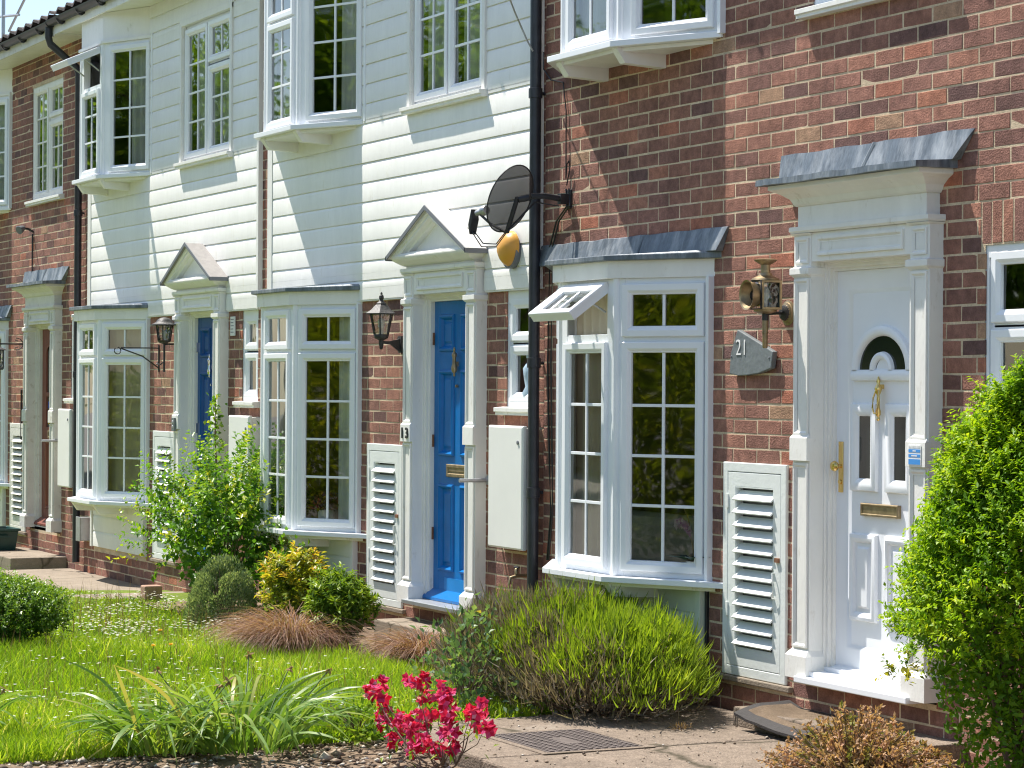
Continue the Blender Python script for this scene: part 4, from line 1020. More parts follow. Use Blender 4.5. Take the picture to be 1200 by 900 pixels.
def coach_lamp():
    t = thing('coach_lamp', 'brass coach lamp with a round reflector on the bricks left of the white door', 'lantern', (-.165, 0, 1.885), 'wall lanterns')
    y = -.135
    m = MB(ID); m.lathe((.0, 0, -.055), (0, -1, 0), [(.062, 0), (.062, .006), (.052, .010), (.050, .016), (.040, .020), (.034, .034)], 20); m.build('wall_rose', 'brass', t, smooth=40)
    m = MB(ID); m.lathe((.0, -.02, -.055), (0, -1, 0), [(.040, 0), (.036, .014), (.02, .022)], 16); m.tube([(0, -.03, -.055), (0, y, -.062)], .008, 8); m.lathe((0, y, -.095), (0, 0, 1), [(.016, 0), (.016, .05), (.022, .055)], 10); m.build('bracket', 'iron', t, smooth=40)
    m = MB(ID); w = .052
    m.loops([[(-w, y - w, z), (w, y - w, z), (w, y + w, z), (-w, y + w, z)] for z in (-.042, -.036)], 0, True, True); m.loops([[(-w, y - w, z), (w, y - w, z), (w, y + w, z), (-w, y + w, z)] for z in (.094, .102)], 0, True, True)
    for a in (-w, w):
        for b in (-w, w): m.box(a - .006, a + .006, y + b - .006, y + b + .006, -.04, .1)
    m.box(-w + .002, w - .002, y + w - .004, y + w, -.04, .1)
    m.build('lamp_body', 'iron', t)
    m = MB(ID); T, L = facet(w + .007, y - w, w + .007, y + w); m.T = T
    m.ring(-.004, L + .004, -.042, .100, [(0, -.004), (0, .004), (.010, .004), (.012, -.002)]); m.build('lamp_window', 'brass', t)
    m = MB(ID); m.loops([[(-w, y - w, z), (w, y - w, z), (w, y + w, z), (-w, y + w, z)] for z in (-.035, .095)], 0); m.build('lantern_glass', 'lampglass', t, fix=False)
    m = MB(ID); m.lathe((-.0, y - w - .002, .028), (-.06, -1, .0), [(.055, -.012), (.050, 0.0), (.060, .012), (.072, .05), (.074, .054), (.066, .05), (.048, .004)], 24, cap=False); m.build('reflector', 'brass', t, smooth=40)
    m = MB(ID); m.lathe((0, y, .102), (0, 0, 1), [(.070, 0), (.066, .008), (.050, .016), (.036, .022), (.030, .034), (.024, .036), (.024, .075), (.030, .078), (.055, .094), (.058, .100), (.040, .104), (.03, .100)], 20); m.build('chimney', 'brass', t, smooth=35)
    m = MB(ID); m.lathe((0, y, -.042), (0, 0, -1), [(.058, 0), (.056, .010), (.03, .018), (.014, .02)], 20); m.lathe((0, y, -.095), (0, 0, -1), [(.0145, 0), (.0145, .055), (.017, .056), (.017, .062), (.0135, .063), (.0135, .13), (.010, .135)], 12); m.build('tail', 'brass', t, smooth=40)
    m = MB(ID); m.lathe((0, y, -.035), (0, 0, 1), [(.012, 0), (.012, .04), (.02, .05), (.022, .085), (.01, .105)], 12); m.build('bulb', 'bulb', t, smooth=50)
coach_lamp()

# slate plaque
t = thing('slate_plaque', 'rough slate house sign with the number 21 under the brass lamp', 'house sign', (-.45, -.008, 1.63))
m = MB(lambda s, d, z: (s, -d, z)); pl = [(-.135, .125), (.20, .010), (.182, -.072), (.06, -.098), (-.05, -.106), (-.135, -.108), (-.212, -.098), (-.20, 0.005)]
m.prism(pl, -.0, .028); m.build('sign_board', 'slate', t, bevel=.004)
text_mesh('21', .115, (-.092, -.030, .030), t, 'number', 'white', .0012, bold=-.001)
for q in ((-.19, -.01), (.165, -.02)):
    m = MB(ID); m.lathe((q[0], -.028, q[1]), (0, -1, 0), [(.006, 0), (.005, .003), (.001, .004)], 8); m.build('screw', 'dark_grey', t)

# meter boxes
def meter(x0, x1, label, group='meter boxes'):
    t = thing('meter_box', label, 'meter box', ((x0 + x1) / 2, 0, .50), group); h = (x1 - x0) / 2
    m = MB(); m.box(-h, h, .0, .075, .0, .715); m.build('box', 'paleboxgrey', t, bevel=.004)
    m = MB(); m.loops([[(-h - .006, .076, -.006), (h + .006, .076, -.006), (h + .006, .076, .728), (-h - .006, .076, .728)], [(-h - .006, .098, -.006), (h + .006, .098, -.006), (h + .006, .098, .728), (-h - .006, .098, .728)], [(-h + .006, .106, .006), (h - .006, .106, .006), (h - .006, .106, .716), (-h + .006, .106, .716)]], 0, True, True); m.build('lid', 'paleboxgrey', t, bevel=.003)
    m = MB(); m.lathe((h - .05, -.106, .63), (0, -1, 0), [(.012, 0), (.012, .006), (.004, .007)], 10); m.build('lock', 'dark_grey', t)
M['paleboxgrey'] = mat('pale_meter_box_plastic', (.80, .80, .76), .45, noise_s=4, noise_a=.03)
meter(-W + 1.345, -W + 1.80, 'white meter box beneath the small window between the blue door and the drainpipe')
meter(-2 * W + 1.40, -2 * W + 1.84, 'white meter box beneath the small window behind the rose bush')
meter(-3 * W + 1.33, -3 * W + 1.72, 'white meter box on the bricks by the red brown door')

def small(name, label, cat, boxes, material, bevel=.002, group=None):
    m = MB()
    for b in boxes: m.box(*b)
    return tag(m.build(name, material, None, bevel=bevel), label, cat, group)
small('utility_box', 'small grey electric box low beside the left drainpipe', 'electric box', [(-12.10, -11.98, .0, .09, .02, .235), (-12.105, -11.975, .09, .10, .015, .24)], 'steel', .004)
t = thing('bell_panel', 'small grey green doorbell panel on the navy door frame', 'doorbell', (-2 * W + .075, -.097, 1.135))
m = MB(); m.box(-.035, .035, 0, .016, -.055, .055); m.build('panel', 'slate', t, bevel=.003)
m = MB(); m.lathe((0, -.016, .02), (0, -1, 0), [(.012, 0), (.01, .006)], 10); m.lathe((0, -.016, -.02), (0, -1, 0), [(.012, 0), (.01, .006)], 10); m.build('button', 'steel', t)
t = thing('notice', 'small pale notice plate on the bricks right of the navy doorway', 'sign', (-8.13, -.006, 1.92))
m = MB(); m.box(-.05, .05, 0, .010, -.075, .075); m.build('plate', 'board', t, bevel=.002)
m = MB()
for i in range(5): m.box(-.036, .03 - .008 * (i % 2), .010, .0112, .05 - i * .025, .056 - i * .025)
m.build('lines_of_text', 'dark_grey', t)
t = thing('door_notice', 'small white and blue notice stuck on the right frame of the white door', 'sign', (1.028, -.097, 1.165))
m = MB(); m.box(-.048, .048, 0, .002, -.045, .045); m.build('card', 'white', t)
m = MB(); m.box(-.044, .044, .002, .003, .012, .026); m.box(-.044, .044, .002, .003, -.010, .004); m.box(-.044, .044, .002, .003, -.042, -.018); m.build('blue_band', 'sticker', t)
m = MB()
for i in range(9): m.box(-.042 + i * .0094, -.036 + i * .0094, .002, .0032, .032, .042)
m.box(-.012, .012, .003, .0036, .016, .021); m.box(-.022, .022, .003, .0036, -.006, -.001); m.build('lettering', 'white', t)

def grab(x, z, label):
    t = thing('grab_bar', label, 'handrail', (x, 0, z), 'grab bars beside the doors')
    m = MB(); m.lathe((0, 0, 0), (0, -1, 0), [(.03, 0), (.03, .01), (.012, .016)], 12); m.build('flange', 'steel', t, smooth=40)
    m = MB(); m.tube([(0, 0, 0), (0, -.20, 0)], .012, 8); m.build('bar', 'steel', t, smooth=60)
grab(-3.54, .885, 'grey bar sticking out of the bricks right of the blue door')
grab(-12.92, .92, 'pale bar sticking out of the bricks beside the red brown door')

t = thing('hanging_bracket', 'thin black scrolled plant bracket sticking out near the domed lantern', 'bracket', (-9.98, 0, 1.70))
m = MB(); m.tube([(0, -.006, .07), (0, -.34, .07)], .006, 6); m.tube([(0, -.006, -.10), (0, -.15, .0), (0, -.34, .065)], .006, 6)
m.tube([(0, -.34 - .028 + .028 * math.cos(a), .045 + .028 * math.sin(a)) for a in [math.pi / 2 - .5 * i for i in range(12)]], .005, 5); m.tube([(0, -.006, -.13), (0, -.006, .10)], .007, 6); m.build('arm', 'iron', t)

t = thing('garden_tap', 'small outdoor tap on the bricks below the right meter box', 'tap', (-2.99, 0, .34))
m = MB(); m.tube([(0, 0, 0), (0, -.09, 0)], .011, 8); m.tube([(0, -.075, 0), (0, -.12, -.01), (0, -.13, -.05)], [.011, .010, .009], 8); m.lathe((0, -.08, .01), (0, 0, 1), [(.012, 0), (.012, .03), (.006, .035)], 8); m.build('spout', 'brass', t, smooth=50)
m = MB(); m.tube([(-.03, -.08, .05), (.03, -.08, .05)], .006, 6); m.build('handle', 'iron', t)
small('electric_cable_duct', 'black cable clipped under the right hand bay sill', 'cable', [(-.925, -.905, .0, .016, -.15, .43)], 'black')

# TV aerial far left above the roof
t = thing('tv_aerial', 'thin metal TV aerial above the roof at the top left corner', 'aerial', (-26.74, 3, 5.0))
m = MB(ID); m.tube([(0, 0, 0), (0, 0, 3.4)], .03, 6); m.build('mast', 'steel', t)
m = MB(ID); m.tube([(-.9, 0, 2.11), (.9, 0, 1.92)], .022, 6); m.build('boom', 'steel', t)
m = MB(ID)
for q in (.78, ): m.tube([(q - .45, 0, 1.75), (q + .95, 0, 2.32)], .02, 5)
m.build('element', 'steel', t)

# ------------------------------------------------------------------ ground, paths and steps
def sheet(name, poly, z, material, kind='structure', thick=0, bevel=0):
    m = MB(ID)
    if thick: m.plan(poly, z - thick, z)
    else: m.add([(x, y, z) for x, y in poly], [tuple(range(len(poly)))])
    return tag(m.build(name, material, None, bevel=bevel), kind=kind)
sheet('ground', [(-140, -140), (140, -140), (140, 140), (-140, 140)], -.330, 'asphalt_far')
def lawn_h(x, y):
    return gz(x) - .012 + .012 * noise.noise(Vector((x * .9, y * .9, 1))) + .010 * noise.noise(Vector((x * 3, y * 3, 4)))
nx, ny = 190, 60; X0, X1, Y0, Y1 = -20., -.90, -6.2, .0
vs = []; fs = []
for j in range(ny + 1):
    for i in range(nx + 1):
        x = X0 + (X1 - X0) * i / nx; y = Y0 + (Y1 - Y0) * j / ny; vs.append((x, y, lawn_h(x, y)))
for j in range(ny):
    for i in range(nx):
        a = j * (nx + 1) + i; fs.append((a, a + 1, a + nx + 2, a + nx + 1))
m = MB(ID); m.add(vs, fs, raw=True); tag(m.build('lawn', 'turf', None, smooth=180), kind='structure')
def soilbed(name, poly, z):
    m = MB(ID); xs = [p[0] for p in poly]; ys = [p[1] for p in poly]
    n1 = max(4, int((max(xs) - min(xs)) / .045)); n2 = max(4, int((max(ys) - min(ys)) / .045)); V = []; F = []
    for j in range(n2 + 1):
        for i in range(n1 + 1):
            x = min(xs) + (max(xs) - min(xs)) * i / n1; y = min(ys) + (max(ys) - min(ys)) * j / n2
            V.append((x, y, z + .018 * noise.noise(Vector((x * 6, y * 6, 0))) + .012 * noise.noise(Vector((x * 17, y * 17, 2)))))
    for j in range(n2):
        for i in range(n1):
            a = j * (n1 + 1) + i; F.append((a, a + 1, a + n1 + 2, a + n1 + 1))
    m.add(V, F, raw=True); return tag(m.build(name, 'soil', None, smooth=180), kind='structure')
soilbed('soil_bed', [(-3.29, -1.25), (-.87, .0)], GZ + .005)
soilbed('soil_border', [(-.89, -6.0), (.62, -1.93)], GZ - .025)
soilbed('planting_bed', [(-7.8, -.85), (-3.3, 0)], GZ + .012)
soilbed('soil_bed_by_hedge', [(1.32, -1.6), (3.6, 0)], GZ + .002)
# slab path to the white door
sheet('path', [(-.87, -1.85), (.28, -1.87), (.28, -.01), (-.87, -.01)], GZ + .022, 'concrete', thick=.11, bevel=.012)
sheet('path', [(.287, -1.88), (1.31, -1.90), (1.31, -.01), (.287, -.01)], GZ + .020, 'concrete', thick=.11, bevel=.012)
sheet('path', [(-4.98, -1.9), (-4.72, -1.9), (-3.98, -.3), (-4.24, -.3)], GZ + .025, 'paleconcrete', thick=.09, bevel=.01)
sheet('path', [(-12.6, -.72), (-9.35, -.72), (-9.35, -.0), (-12.6, -.0)], GZ - .075, 'paleconcrete', thick=.09, bevel=.01)
sheet('path', [(-9.33, -.98), (-8.30, -.98), (-8.30, -.0), (-9.33, -.0)], GZ - .04, 'paleconcrete', thick=.09, bevel=.01)
sheet('path', [(-9.60, -1.25), (-8.25, -1.25), (-8.25, -.99), (-9.60, -.99)], GZ - .062, 'paleconcrete', thick=.09, bevel=.01)
sheet('pavement', [(.10, -7.6), (14, -7.6), (14, -1.96), (.66, -1.96), (.45, -2.4)], GZ - .022, 'asphalt')
def step(label, x0, x1, d, z0, z1, material='concrete'):
    t = MB(); t.loops([[(x0, 0.004, z0), (x1, 0.004, z0), (x1, d, z0), (x0, d, z0)], [(x0, 0.004, z1), (x1, 0.004, z1), (x1, d - .004, z1), (x0, d - .004, z1)]], 0, True, True)
    tag(t.build('doorstep', material, None, bevel=.008), label, 'step', 'concrete steps at the doors')
step('concrete step under the white door carrying a curled brown mat', -.18, 1.30, .30, GZ + .018, -.088)
step('concrete step below the bright blue door', -W - .0, -W + 1.2, .28, GZ, -.055, 'paleconcrete')
step('low concrete step under the red brown door', -3 * W - .25, -3 * W + 1.32, .55, GZ - .13, -.175, 'paleconcrete')
m = MB(); m.box(-W + .13, -W + .98, .0, .14, .055, .082); tag(m.build('threshold_slab', 'steel', None, bevel=.004), 'grey slate threshold directly below the bright blue door', 'threshold')
m = MB(); m.box(-3.92, -3.76, .42, .60, GZ - .02, -.095); tag(m.build('concrete_block', 'paleconcrete', None, bevel=.015), 'broken pale concrete block between the two bronze grass tufts', 'block')
m = MB(); m.box(-8.16, -8.04, .60, .74, GZ - .02, -.08); tag(m.build('brick_block', M['terracottabrick'] if 'terracottabrick' in M else 'paleconcrete', None, bevel=.01), 'pinkish kerb brick standing at the foot of the rose bush', 'brick')
# curled mat on the step
m = MB(ID); n1, n2 = 30, 14
def matp(i, j, o):
    u, v = i / n1, j / n2
    x = -.06 + .66 * u; y = -.05 - .33 * v
    ed = max(0, v - .58) / .42
    z = -.082 - .045 * ed ** 1.6 + .012 * math.sin(u * 5 + 1) * (v) + .045 * max(0, .18 - u) / .18 * (1 - v * .2) * .6 - .03 * max(0, u - .75) * v
    x += .05 * math.sin(v * 2.6) * (1 if u < .5 else -1) * abs(u - .5) * 2
    return (x, y, z + o)
V = [matp(i, j, 0) for j in range(n2 + 1) for i in range(n1 + 1)]; V2 = [matp(i, j, -.013) for j in range(n2 + 1) for i in range(n1 + 1)]
F = []; mi_ = []
for j in range(n2):
    for i in range(n1):
        a = j * (n1 + 1) + i; F.append((a, a + 1, a + n1 + 2, a + n1 + 1))
bo = [i for i in range(n1 + 1)] + [(j) * (n1 + 1) + n1 for j in range(1, n2 + 1)] + [n2 * (n1 + 1) + i for i in range(n1 - 1, -1, -1)] + [j * (n1 + 1) for j in range(n2 - 1, 0, -1)]
def edge(f):
    i = f[0] % (n1 + 1); j = f[0] // (n1 + 1); return i < 2 or j < 1 or i > n1 - 3 or j > n2 - 3
mt = thing('door_mat', 'worn brown door mat with a dark rubber edge drooping over the front step', 'mat', (0, 0, 0))
m = MB(ID); m.add(V, [f for f in F if not edge(f)], raw=True); m.build('coir', 'matbrown', mt, smooth=180)
m = MB(ID); m.add(V, [f for f in F if edge(f)], raw=True); o = len(V)
m.add(V2, F, raw=True)
for a, b in zip(bo, bo[1:] + bo[:1]): m.f.append((a, b, b + o, a + o)); m.mi.append(0); m.r.append(.5)
m.build('rubber_edge', 'rubber', mt, smooth=40)
# drain cover let into the path
t = thing('drain_cover', 'square rusty iron drain cover with a ribbed top set in the path', 'drain cover', (-.02, -1.30, GZ + .0225))
R_ = Matrix.Rotation(math.radians(0), 3, 'Z')
m = MB(ID); m.plan([(-.30, -.24), (.30, -.24), (.30, .24), (-.30, .24)], -.01, .003); m.build('plate', 'iron_cover', t)
m = MB(ID); m.loops([[(-a, -b, z), (a, -b, z), (a, b, z), (-a, b, z)] for a, b, z in ((.345, .285, -.004), (.345, .285, .0035), (.308, .248, .0035), (.308, .248, -.006))], 0); m.build('surround', 'concrete', t)
m = MB(ID)
for i in range(15):
    for j in range(12):
        x = -.28 + i * .04; y = -.215 + j * .039
        if abs(x) < .10 and abs(y) < .05: continue
        m.box(x - .013, x + .013, y - .011, y + .011, .003, .0075)
m.build('ribs', 'iron_cover', t, bevel=.0015)
# recycling box on the left step
t = thing('recycling_box', 'dark green plastic crate standing on the far left step', 'crate', (-14.0, -.36, -.175))
m = MB(ID); m.loops([[(-a, -b, z), (a, -b, z), (a, b, z), (-a, b, z)] for a, b, z in ((.20, .15, 0), (.23, .17, .19), (.25, .19, .19), (.25, .19, .215), (.23, .17, .215), (.19, .14, .02))], 0, True, True); m.build('tub', 'bin', t, bevel=.006)
m = MB(ID); m.box(-.06, .06, -.205, -.188, .13, .15); m.build('handle', 'bin', t)
m = MB(ID); m.box(.248, .265, -.07, .07, .13, .15); m.build('handle', 'bin', t)

# ------------------------------------------------------------------ plants
def nz3(P, s, o=0):
    return np.array([noise.noise(Vector((p[0] * s + o, p[1] * s, p[2] * s))) for p in P])
def bush(name, label, loc, rad, h, n, ln, wd, material, cat='shrub', seed=0, group=None, up=.35, lump=.25, ls=2.2, inner=.35, z0=.05, part='foliage', jitter=.6, twigs=14, tip=.0, bright=.0, shell=.55):
    """leafy shrub: clumped leaves on an uneven dome + inner leaves + twigs"""
    g = np.random.default_rng(seed)
    t = thing(name, label, cat, loc, group)
    d = unit(g.normal(size=(n, 3))); d[:, 2] = np.abs(d[:, 2]) * 1.0 - z0 * 2; d = unit(d)
    r = 1 + lump * nz3(d, ls, seed * 3.1) + lump * .6 * nz3(d, ls * 2.7, seed * 1.7)
    dep = 1 - (g.random(n) ** (1 / shell)) * inner
    P = d * (r * dep)[:, None]
    P = P * np.array([rad[0], rad[1], h]); P[:, 2] = np.maximum(P[:, 2], .01) 
    dens = nz3(P, 3.2 / max(rad[0], .2) * .5, seed + 9)
    keep = dens > -.28 + .0 * dens
    P = P[keep]; d = d[keep]; dep = dep[keep]; m_ = len(P)
    D = unit(d * .8 + g.normal(size=(m_, 3)) * jitter + np.array([0, 0, up]))
    N = unit(d * .5 + np.array([0, 0, .9]) + g.normal(size=(m_, 3)) * .55)
    rn = np.clip(.42 + .22 * g.normal(size=m_) + .25 * nz3(P, 2.2 / max(rad[0], .2), seed + 4) + tip * (dep - .8) * 2 + bright, 0, 1)
    leaves(part, P, D, N, ln * g.uniform(.65, 1.3, m_), wd * g.uniform(.7, 1.25, m_), rn, material, t)
    m = MB(ID); rr = random.Random(seed)
    for i in range(twigs):
        a = rr.uniform(0, 6.28); q = rr.uniform(.25, .9)
        e = (rad[0] * .8 * q * math.cos(a), rad[1] * .8 * q * math.sin(a), h * rr.uniform(.5, .85))
        m.tube([(e[0] * .08, e[1] * .08, -.03), (e[0] * .5, e[1] * .5, e[2] * .5), e], [.010 * h + .003, .006 * h + .002, .0015], 5)
    if twigs: m.build('stems', 'bark', t)
    return t

# right hand hedge shrub: many shoots carrying small leaves
def shoot_bush(name, label, loc, rad, h, nsh, per, sl, ln, wd, material, seed, cat='shrub', lump=.22, fill=6000, group=None, zlo=-.25, prof=None, upb=.55):
    g = np.random.default_rng(seed); t = thing(name, label, cat, loc, group)
    d = unit(g.normal(size=(nsh, 3))); d[:, 2] = np.where(d[:, 2] < zlo, -d[:, 2], d[:, 2]); d = unit(d)
    r = 1 + lump * nz3(d, 1.9, seed) + lump * .7 * nz3(d, 4.6, seed + 5)
    Ctr = np.array([0, 0, h * .5]); Rv = np.array([rad[0], rad[1], h * .5])
    B = Ctr + d * r[:, None] * Rv * g.uniform(.80, .97, nsh)[:, None]
    if prof is not None: B[:, :2] *= prof(B[:, 2] / h)[:, None]
    sd = unit(d + g.normal(size=(nsh, 3)) * .45 + np.array([0, 0, upb])); L = sl * g.uniform(.5, 1.5, nsh)
    tt = (np.arange(per) + .6) / per
    P = (B[:, None] + sd[:, None] * (L[:, None] * tt[None])[..., None]).reshape(-1, 3)
    m_ = len(P); sdd = np.repeat(sd, per, 0)
    side = unit(np.cross(sdd, g.normal(size=(m_, 3))))
    D = unit(sdd * .55 + side * .9 - np.array([0, 0, .15])); N = unit(np.cross(np.cross(D, sdd + 1e-3), D) * .3 + np.array([-.25, -.12, 1.15]) + g.normal(size=(m_, 3)) * .35)
    base = np.repeat(.42 + .24 * g.normal(size=nsh) + .22 * nz3(B, 3, seed + 2), per)
    rn = np.clip(base + np.tile(tt, nsh) * .22 + .08 * g.normal(size=m_), 0, 1)
    leaves('foliage', P, D, N, ln * g.uniform(.7, 1.25, m_), wd * g.uniform(.75, 1.2, m_), rn, material, t)
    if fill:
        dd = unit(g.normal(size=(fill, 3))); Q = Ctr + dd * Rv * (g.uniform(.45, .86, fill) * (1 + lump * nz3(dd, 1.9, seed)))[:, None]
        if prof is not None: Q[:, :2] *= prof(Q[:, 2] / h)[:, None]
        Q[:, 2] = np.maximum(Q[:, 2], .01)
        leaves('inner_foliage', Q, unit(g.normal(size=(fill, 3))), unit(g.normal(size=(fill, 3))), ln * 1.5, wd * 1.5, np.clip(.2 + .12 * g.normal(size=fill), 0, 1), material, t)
    m = MB(ID); rr = random.Random(seed)
    for i in range(16 if h > .3 else 0):
        a = rr.uniform(0, 6.28); q = rr.uniform(.3, .85); e = (rad[0] * q * math.cos(a), rad[1] * q * math.sin(a), h * rr.uniform(.45, .8))
        m.tube([(e[0] * .1, e[1] * .1, -.05), (e[0] * .5, e[1] * .5, e[2] * .55), e], [.014, .008, .002], 5)
    if h > .3: m.build('stems', 'bark', t)
    return t

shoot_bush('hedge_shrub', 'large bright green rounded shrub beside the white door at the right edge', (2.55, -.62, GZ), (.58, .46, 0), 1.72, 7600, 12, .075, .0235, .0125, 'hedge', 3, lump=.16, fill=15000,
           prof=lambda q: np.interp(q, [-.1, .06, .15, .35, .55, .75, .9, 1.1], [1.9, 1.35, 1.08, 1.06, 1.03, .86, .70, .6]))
shoot_bush('rose_bush', 'tall glossy leafy rose bush growing up between two weatherboarded doorways', (-6.95, -.50, GZ), (.55, .44, 0), 1.04, 340, 15, .30, .043, .029, 'rose', 5, lump=.46, fill=1300, upb=.6)
# long climbing shoots of the rose
def climber(name, label, path, seed, n, material='rose'):
    g = np.random.default_rng(seed); t = thing(name, label, 'climber', path[0]); o = np.array(path[0]); A = np.array(path) - o
    m = MB(ID); m.tube([tuple(a) for a in A], [.012 - .008 * i / len(A) for i in range(len(A))], 6); m.build('stem', 'bark', t)
    q = g.random(n) * (len(A) - 1.001); i = q.astype(int); f = (q - i)[:, None]; P = A[i] * (1 - f) + A[i + 1] * f + g.normal(size=(n, 3)) * [.05, .035, .03]
    D = unit(g.normal(size=(n, 3)) + [0, -.4, .2]); leaves('foliage', P, D, unit(g.normal(size=(n, 3)) + [0, -.3, 1]), .045 * g.uniform(.6, 1.2, n), .030, np.clip(.55 + .25 * g.normal(size=n), 0, 1), material, t)
climber('climbing_rose', 'rose stem climbing the frame right of the navy door', [(-8.18, -.10, GZ), (-8.20, -.12, .4), (-8.22, -.11, .8), (-8.19, -.13, 1.1), (-8.22, -.12, 1.36)], 4, 260)
bush('rose_bush', 'low glossy rose growth spreading in front of the apron below the weatherboarded bay', (-5.98, -.36, GZ), (.32, .26), .58, 1700, .042, .028, 'rose', 'shrub', 15, lump=.4, inner=.5)
bush('hebe_bush', 'rounded grey green shrub at the foot of the rose bush', (-6.12, -.80, GZ), (.27, .25), .46, 15000, .024, .0085, 'hebe', 'shrub', 21, lump=.09, inner=.16, up=.7, jitter=.35, shell=1)
shoot_bush('golden_shrub', 'yellow and green variegated shrub in front of the weatherboarded apron', (-5.05, -.66, GZ), (.27, .20, 0), .52, 210, 11, .075, .046, .022, 'euon', 22, lump=.30, fill=500, upb=.9)
shoot_bush('evergreen_shrub', 'small fresh green rounded shrub left of the louvred cupboard of the blue door', (-4.22, -.70, GZ), (.235, .21, 0), .46, 260, 13, .055, .044, .0145, 'shrub', 23, lump=.20, fill=900, upb=.8)
shoot_bush('box_bush', 'dome shaped box bush in the long grass at the left edge', (-4.98, -2.66, GZ), (.44, .40, 0), .43, 1500, 10, .075, .021, .014, 'box', 24, lump=.22, fill=3500, upb=.8)
bush('blue_leaved_rose', 'loose rose with blue green leaves in front of the lavender', (-1.22, -1.26, GZ), (.36, .27), .44, 950, .042, .027, 'bluerose', 'shrub', 25, lump=.5, inner=.7, up=.2)
climber('rose_shoot', 'arching yellow tipped rose shoot leaning over the left of the lavender', [(-1.35, -1.18, GZ), (-1.45, -1.16, .02), (-1.52, -1.14, .16), (-1.42, -1.12, .27), (-1.26, -1.10, .30)], 44, 70, 'bluerose')
bush('ground_weeds', 'low leafy weeds at the edge of the lawn behind the crimson flowers', (-.72, -2.05, GZ), (.30, .20), .16, 420, .04, .03, 'shrub', 'weeds', 26, lump=.5, inner=.7)
bush('weed_tuft', 'small leafy weed at the edge of the path under the lavender', (-.93, -.86, GZ), (.12, .08), .12, 120, .045, .028, 'shrub', 'weeds', 27, lump=.4, inner=.6)

# lavender
def lavender():
    g = np.random.default_rng(8)
    t = thing('lavender_bush', 'wide lavender bush with bright green shoots and grey woody stems under the right hand bay', 'shrub', (-1.29, -.62, GZ))
    R = np.array([1.10, .58]); H_ = .50
    def dome(n, lo=0., sh=1.):
        a = g.uniform(0, 2 * math.pi, n); q = np.sqrt(g.random(n)) * sh
        x = R[0] * q * np.cos(a); y = R[1] * q * np.sin(a)
        w = 1 + .26 * nz3(np.stack([x * 2.2, y * 2.2, x * 0], 1), 1.3, 3) + .14 * nz3(np.stack([x, y, x * 0], 1), 7, 5)
        z = H_ * np.power(np.clip(1 - (q * .985) ** 5, 0, 1), .5) * w
        return np.stack([x, y, z], 1), q, a
    n = 30000; P, q, a = dome(n)
    side = np.stack([np.cos(a) * q * .9, np.sin(a) * q * .9, 1.1 - .45 * q ** 4], 1)
    D = unit(side * [.75, .75, 1] + g.normal(size=(n, 3)) * [.42, .42, .2])
    rt = .45 * P[:, 0] + .89 * P[:, 1]                       # left and low parts have gone woody
    green = (rt + .20 * g.normal(size=n) + .60 * nz3(P, 2.6, 6) + .45 * nz3(P, 9, 2)) > -.13 + .42 * (P[:, 2] < .26) + .2 * (P[:, 2] < .15)
    k = g.uniform(.55, 1, n)
    P2 = P * np.stack([.93 + .06 * g.normal(size=n), .93 + .06 * g.normal(size=n), .55 + .42 * k], 1)
    tf = np.round(P2 * 16) / 16; P2[:, 2] *= 1 + .35 * nz3(tf, 23, 4); P2 = P2 * .62 + tf * .38 + g.normal(size=(n, 3)) * .006; P2[:, 2] = np.maximum(P2[:, 2], .01)   # shoots stand in tufts
    gi = green & (g.random(n) < .9)
    up = D.copy(); up[:, 2] += 1.1
    ribbons('shoots', P2[gi], D[gi], unit(up[gi]), (.06 + .04 * (nz3(P2[gi], 6, 2) > .12)) * g.uniform(.45, 1.5, gi.sum()), .0072, np.clip(.5 + .22 * g.normal(size=gi.sum()) + .3 * nz3(P2[gi], 4, 1), 0, 1), 'lav', t, seg=3)
    go = ~green
    ribbons('old_growth', P2[go], D[go], unit(up[go] + .3 * g.normal(size=(go.sum(), 3))), .075 * g.uniform(.4, 1.5, go.sum()), .0065, g.random(go.sum()), 'lavgrey', t, seg=3)
    # inner mass of old shoots
    n = 5200; P, q, a = dome(n); P[:, 2] *= g.uniform(.15, .85, n); P[:, :2] *= g.uniform(.7, .97, n)[:, None]
    D = unit(np.stack([np.cos(a), np.sin(a), .7 + 0 * a], 1) + g.normal(size=(n, 3)) * .4)
    ribbons('inner_growth', P, D, D, .11, .007, g.random(n) * .9, 'lavgrey', t, seg=2)
    m = MB(ID)
    for i in range(150):
        a = g.uniform(0, 6.28); q = g.uniform(.5, 1.05); e = np.array([R[0] * q * math.cos(a), R[1] * q * math.sin(a), g.uniform(.05, .33) * (1.1 - .5 * q)])
        s = np.array([e[0] * .45 + g.normal() * .05, e[1] * .2, 0])
        m.tube([tuple(s), tuple(s * .5 + e * .5 + g.normal(size=3) * .02 - np.array([0, 0, .02])), tuple(e)], [.007, .005, .0025], 4)
    m.build('woody_stems', 'bark', t)
lavender()

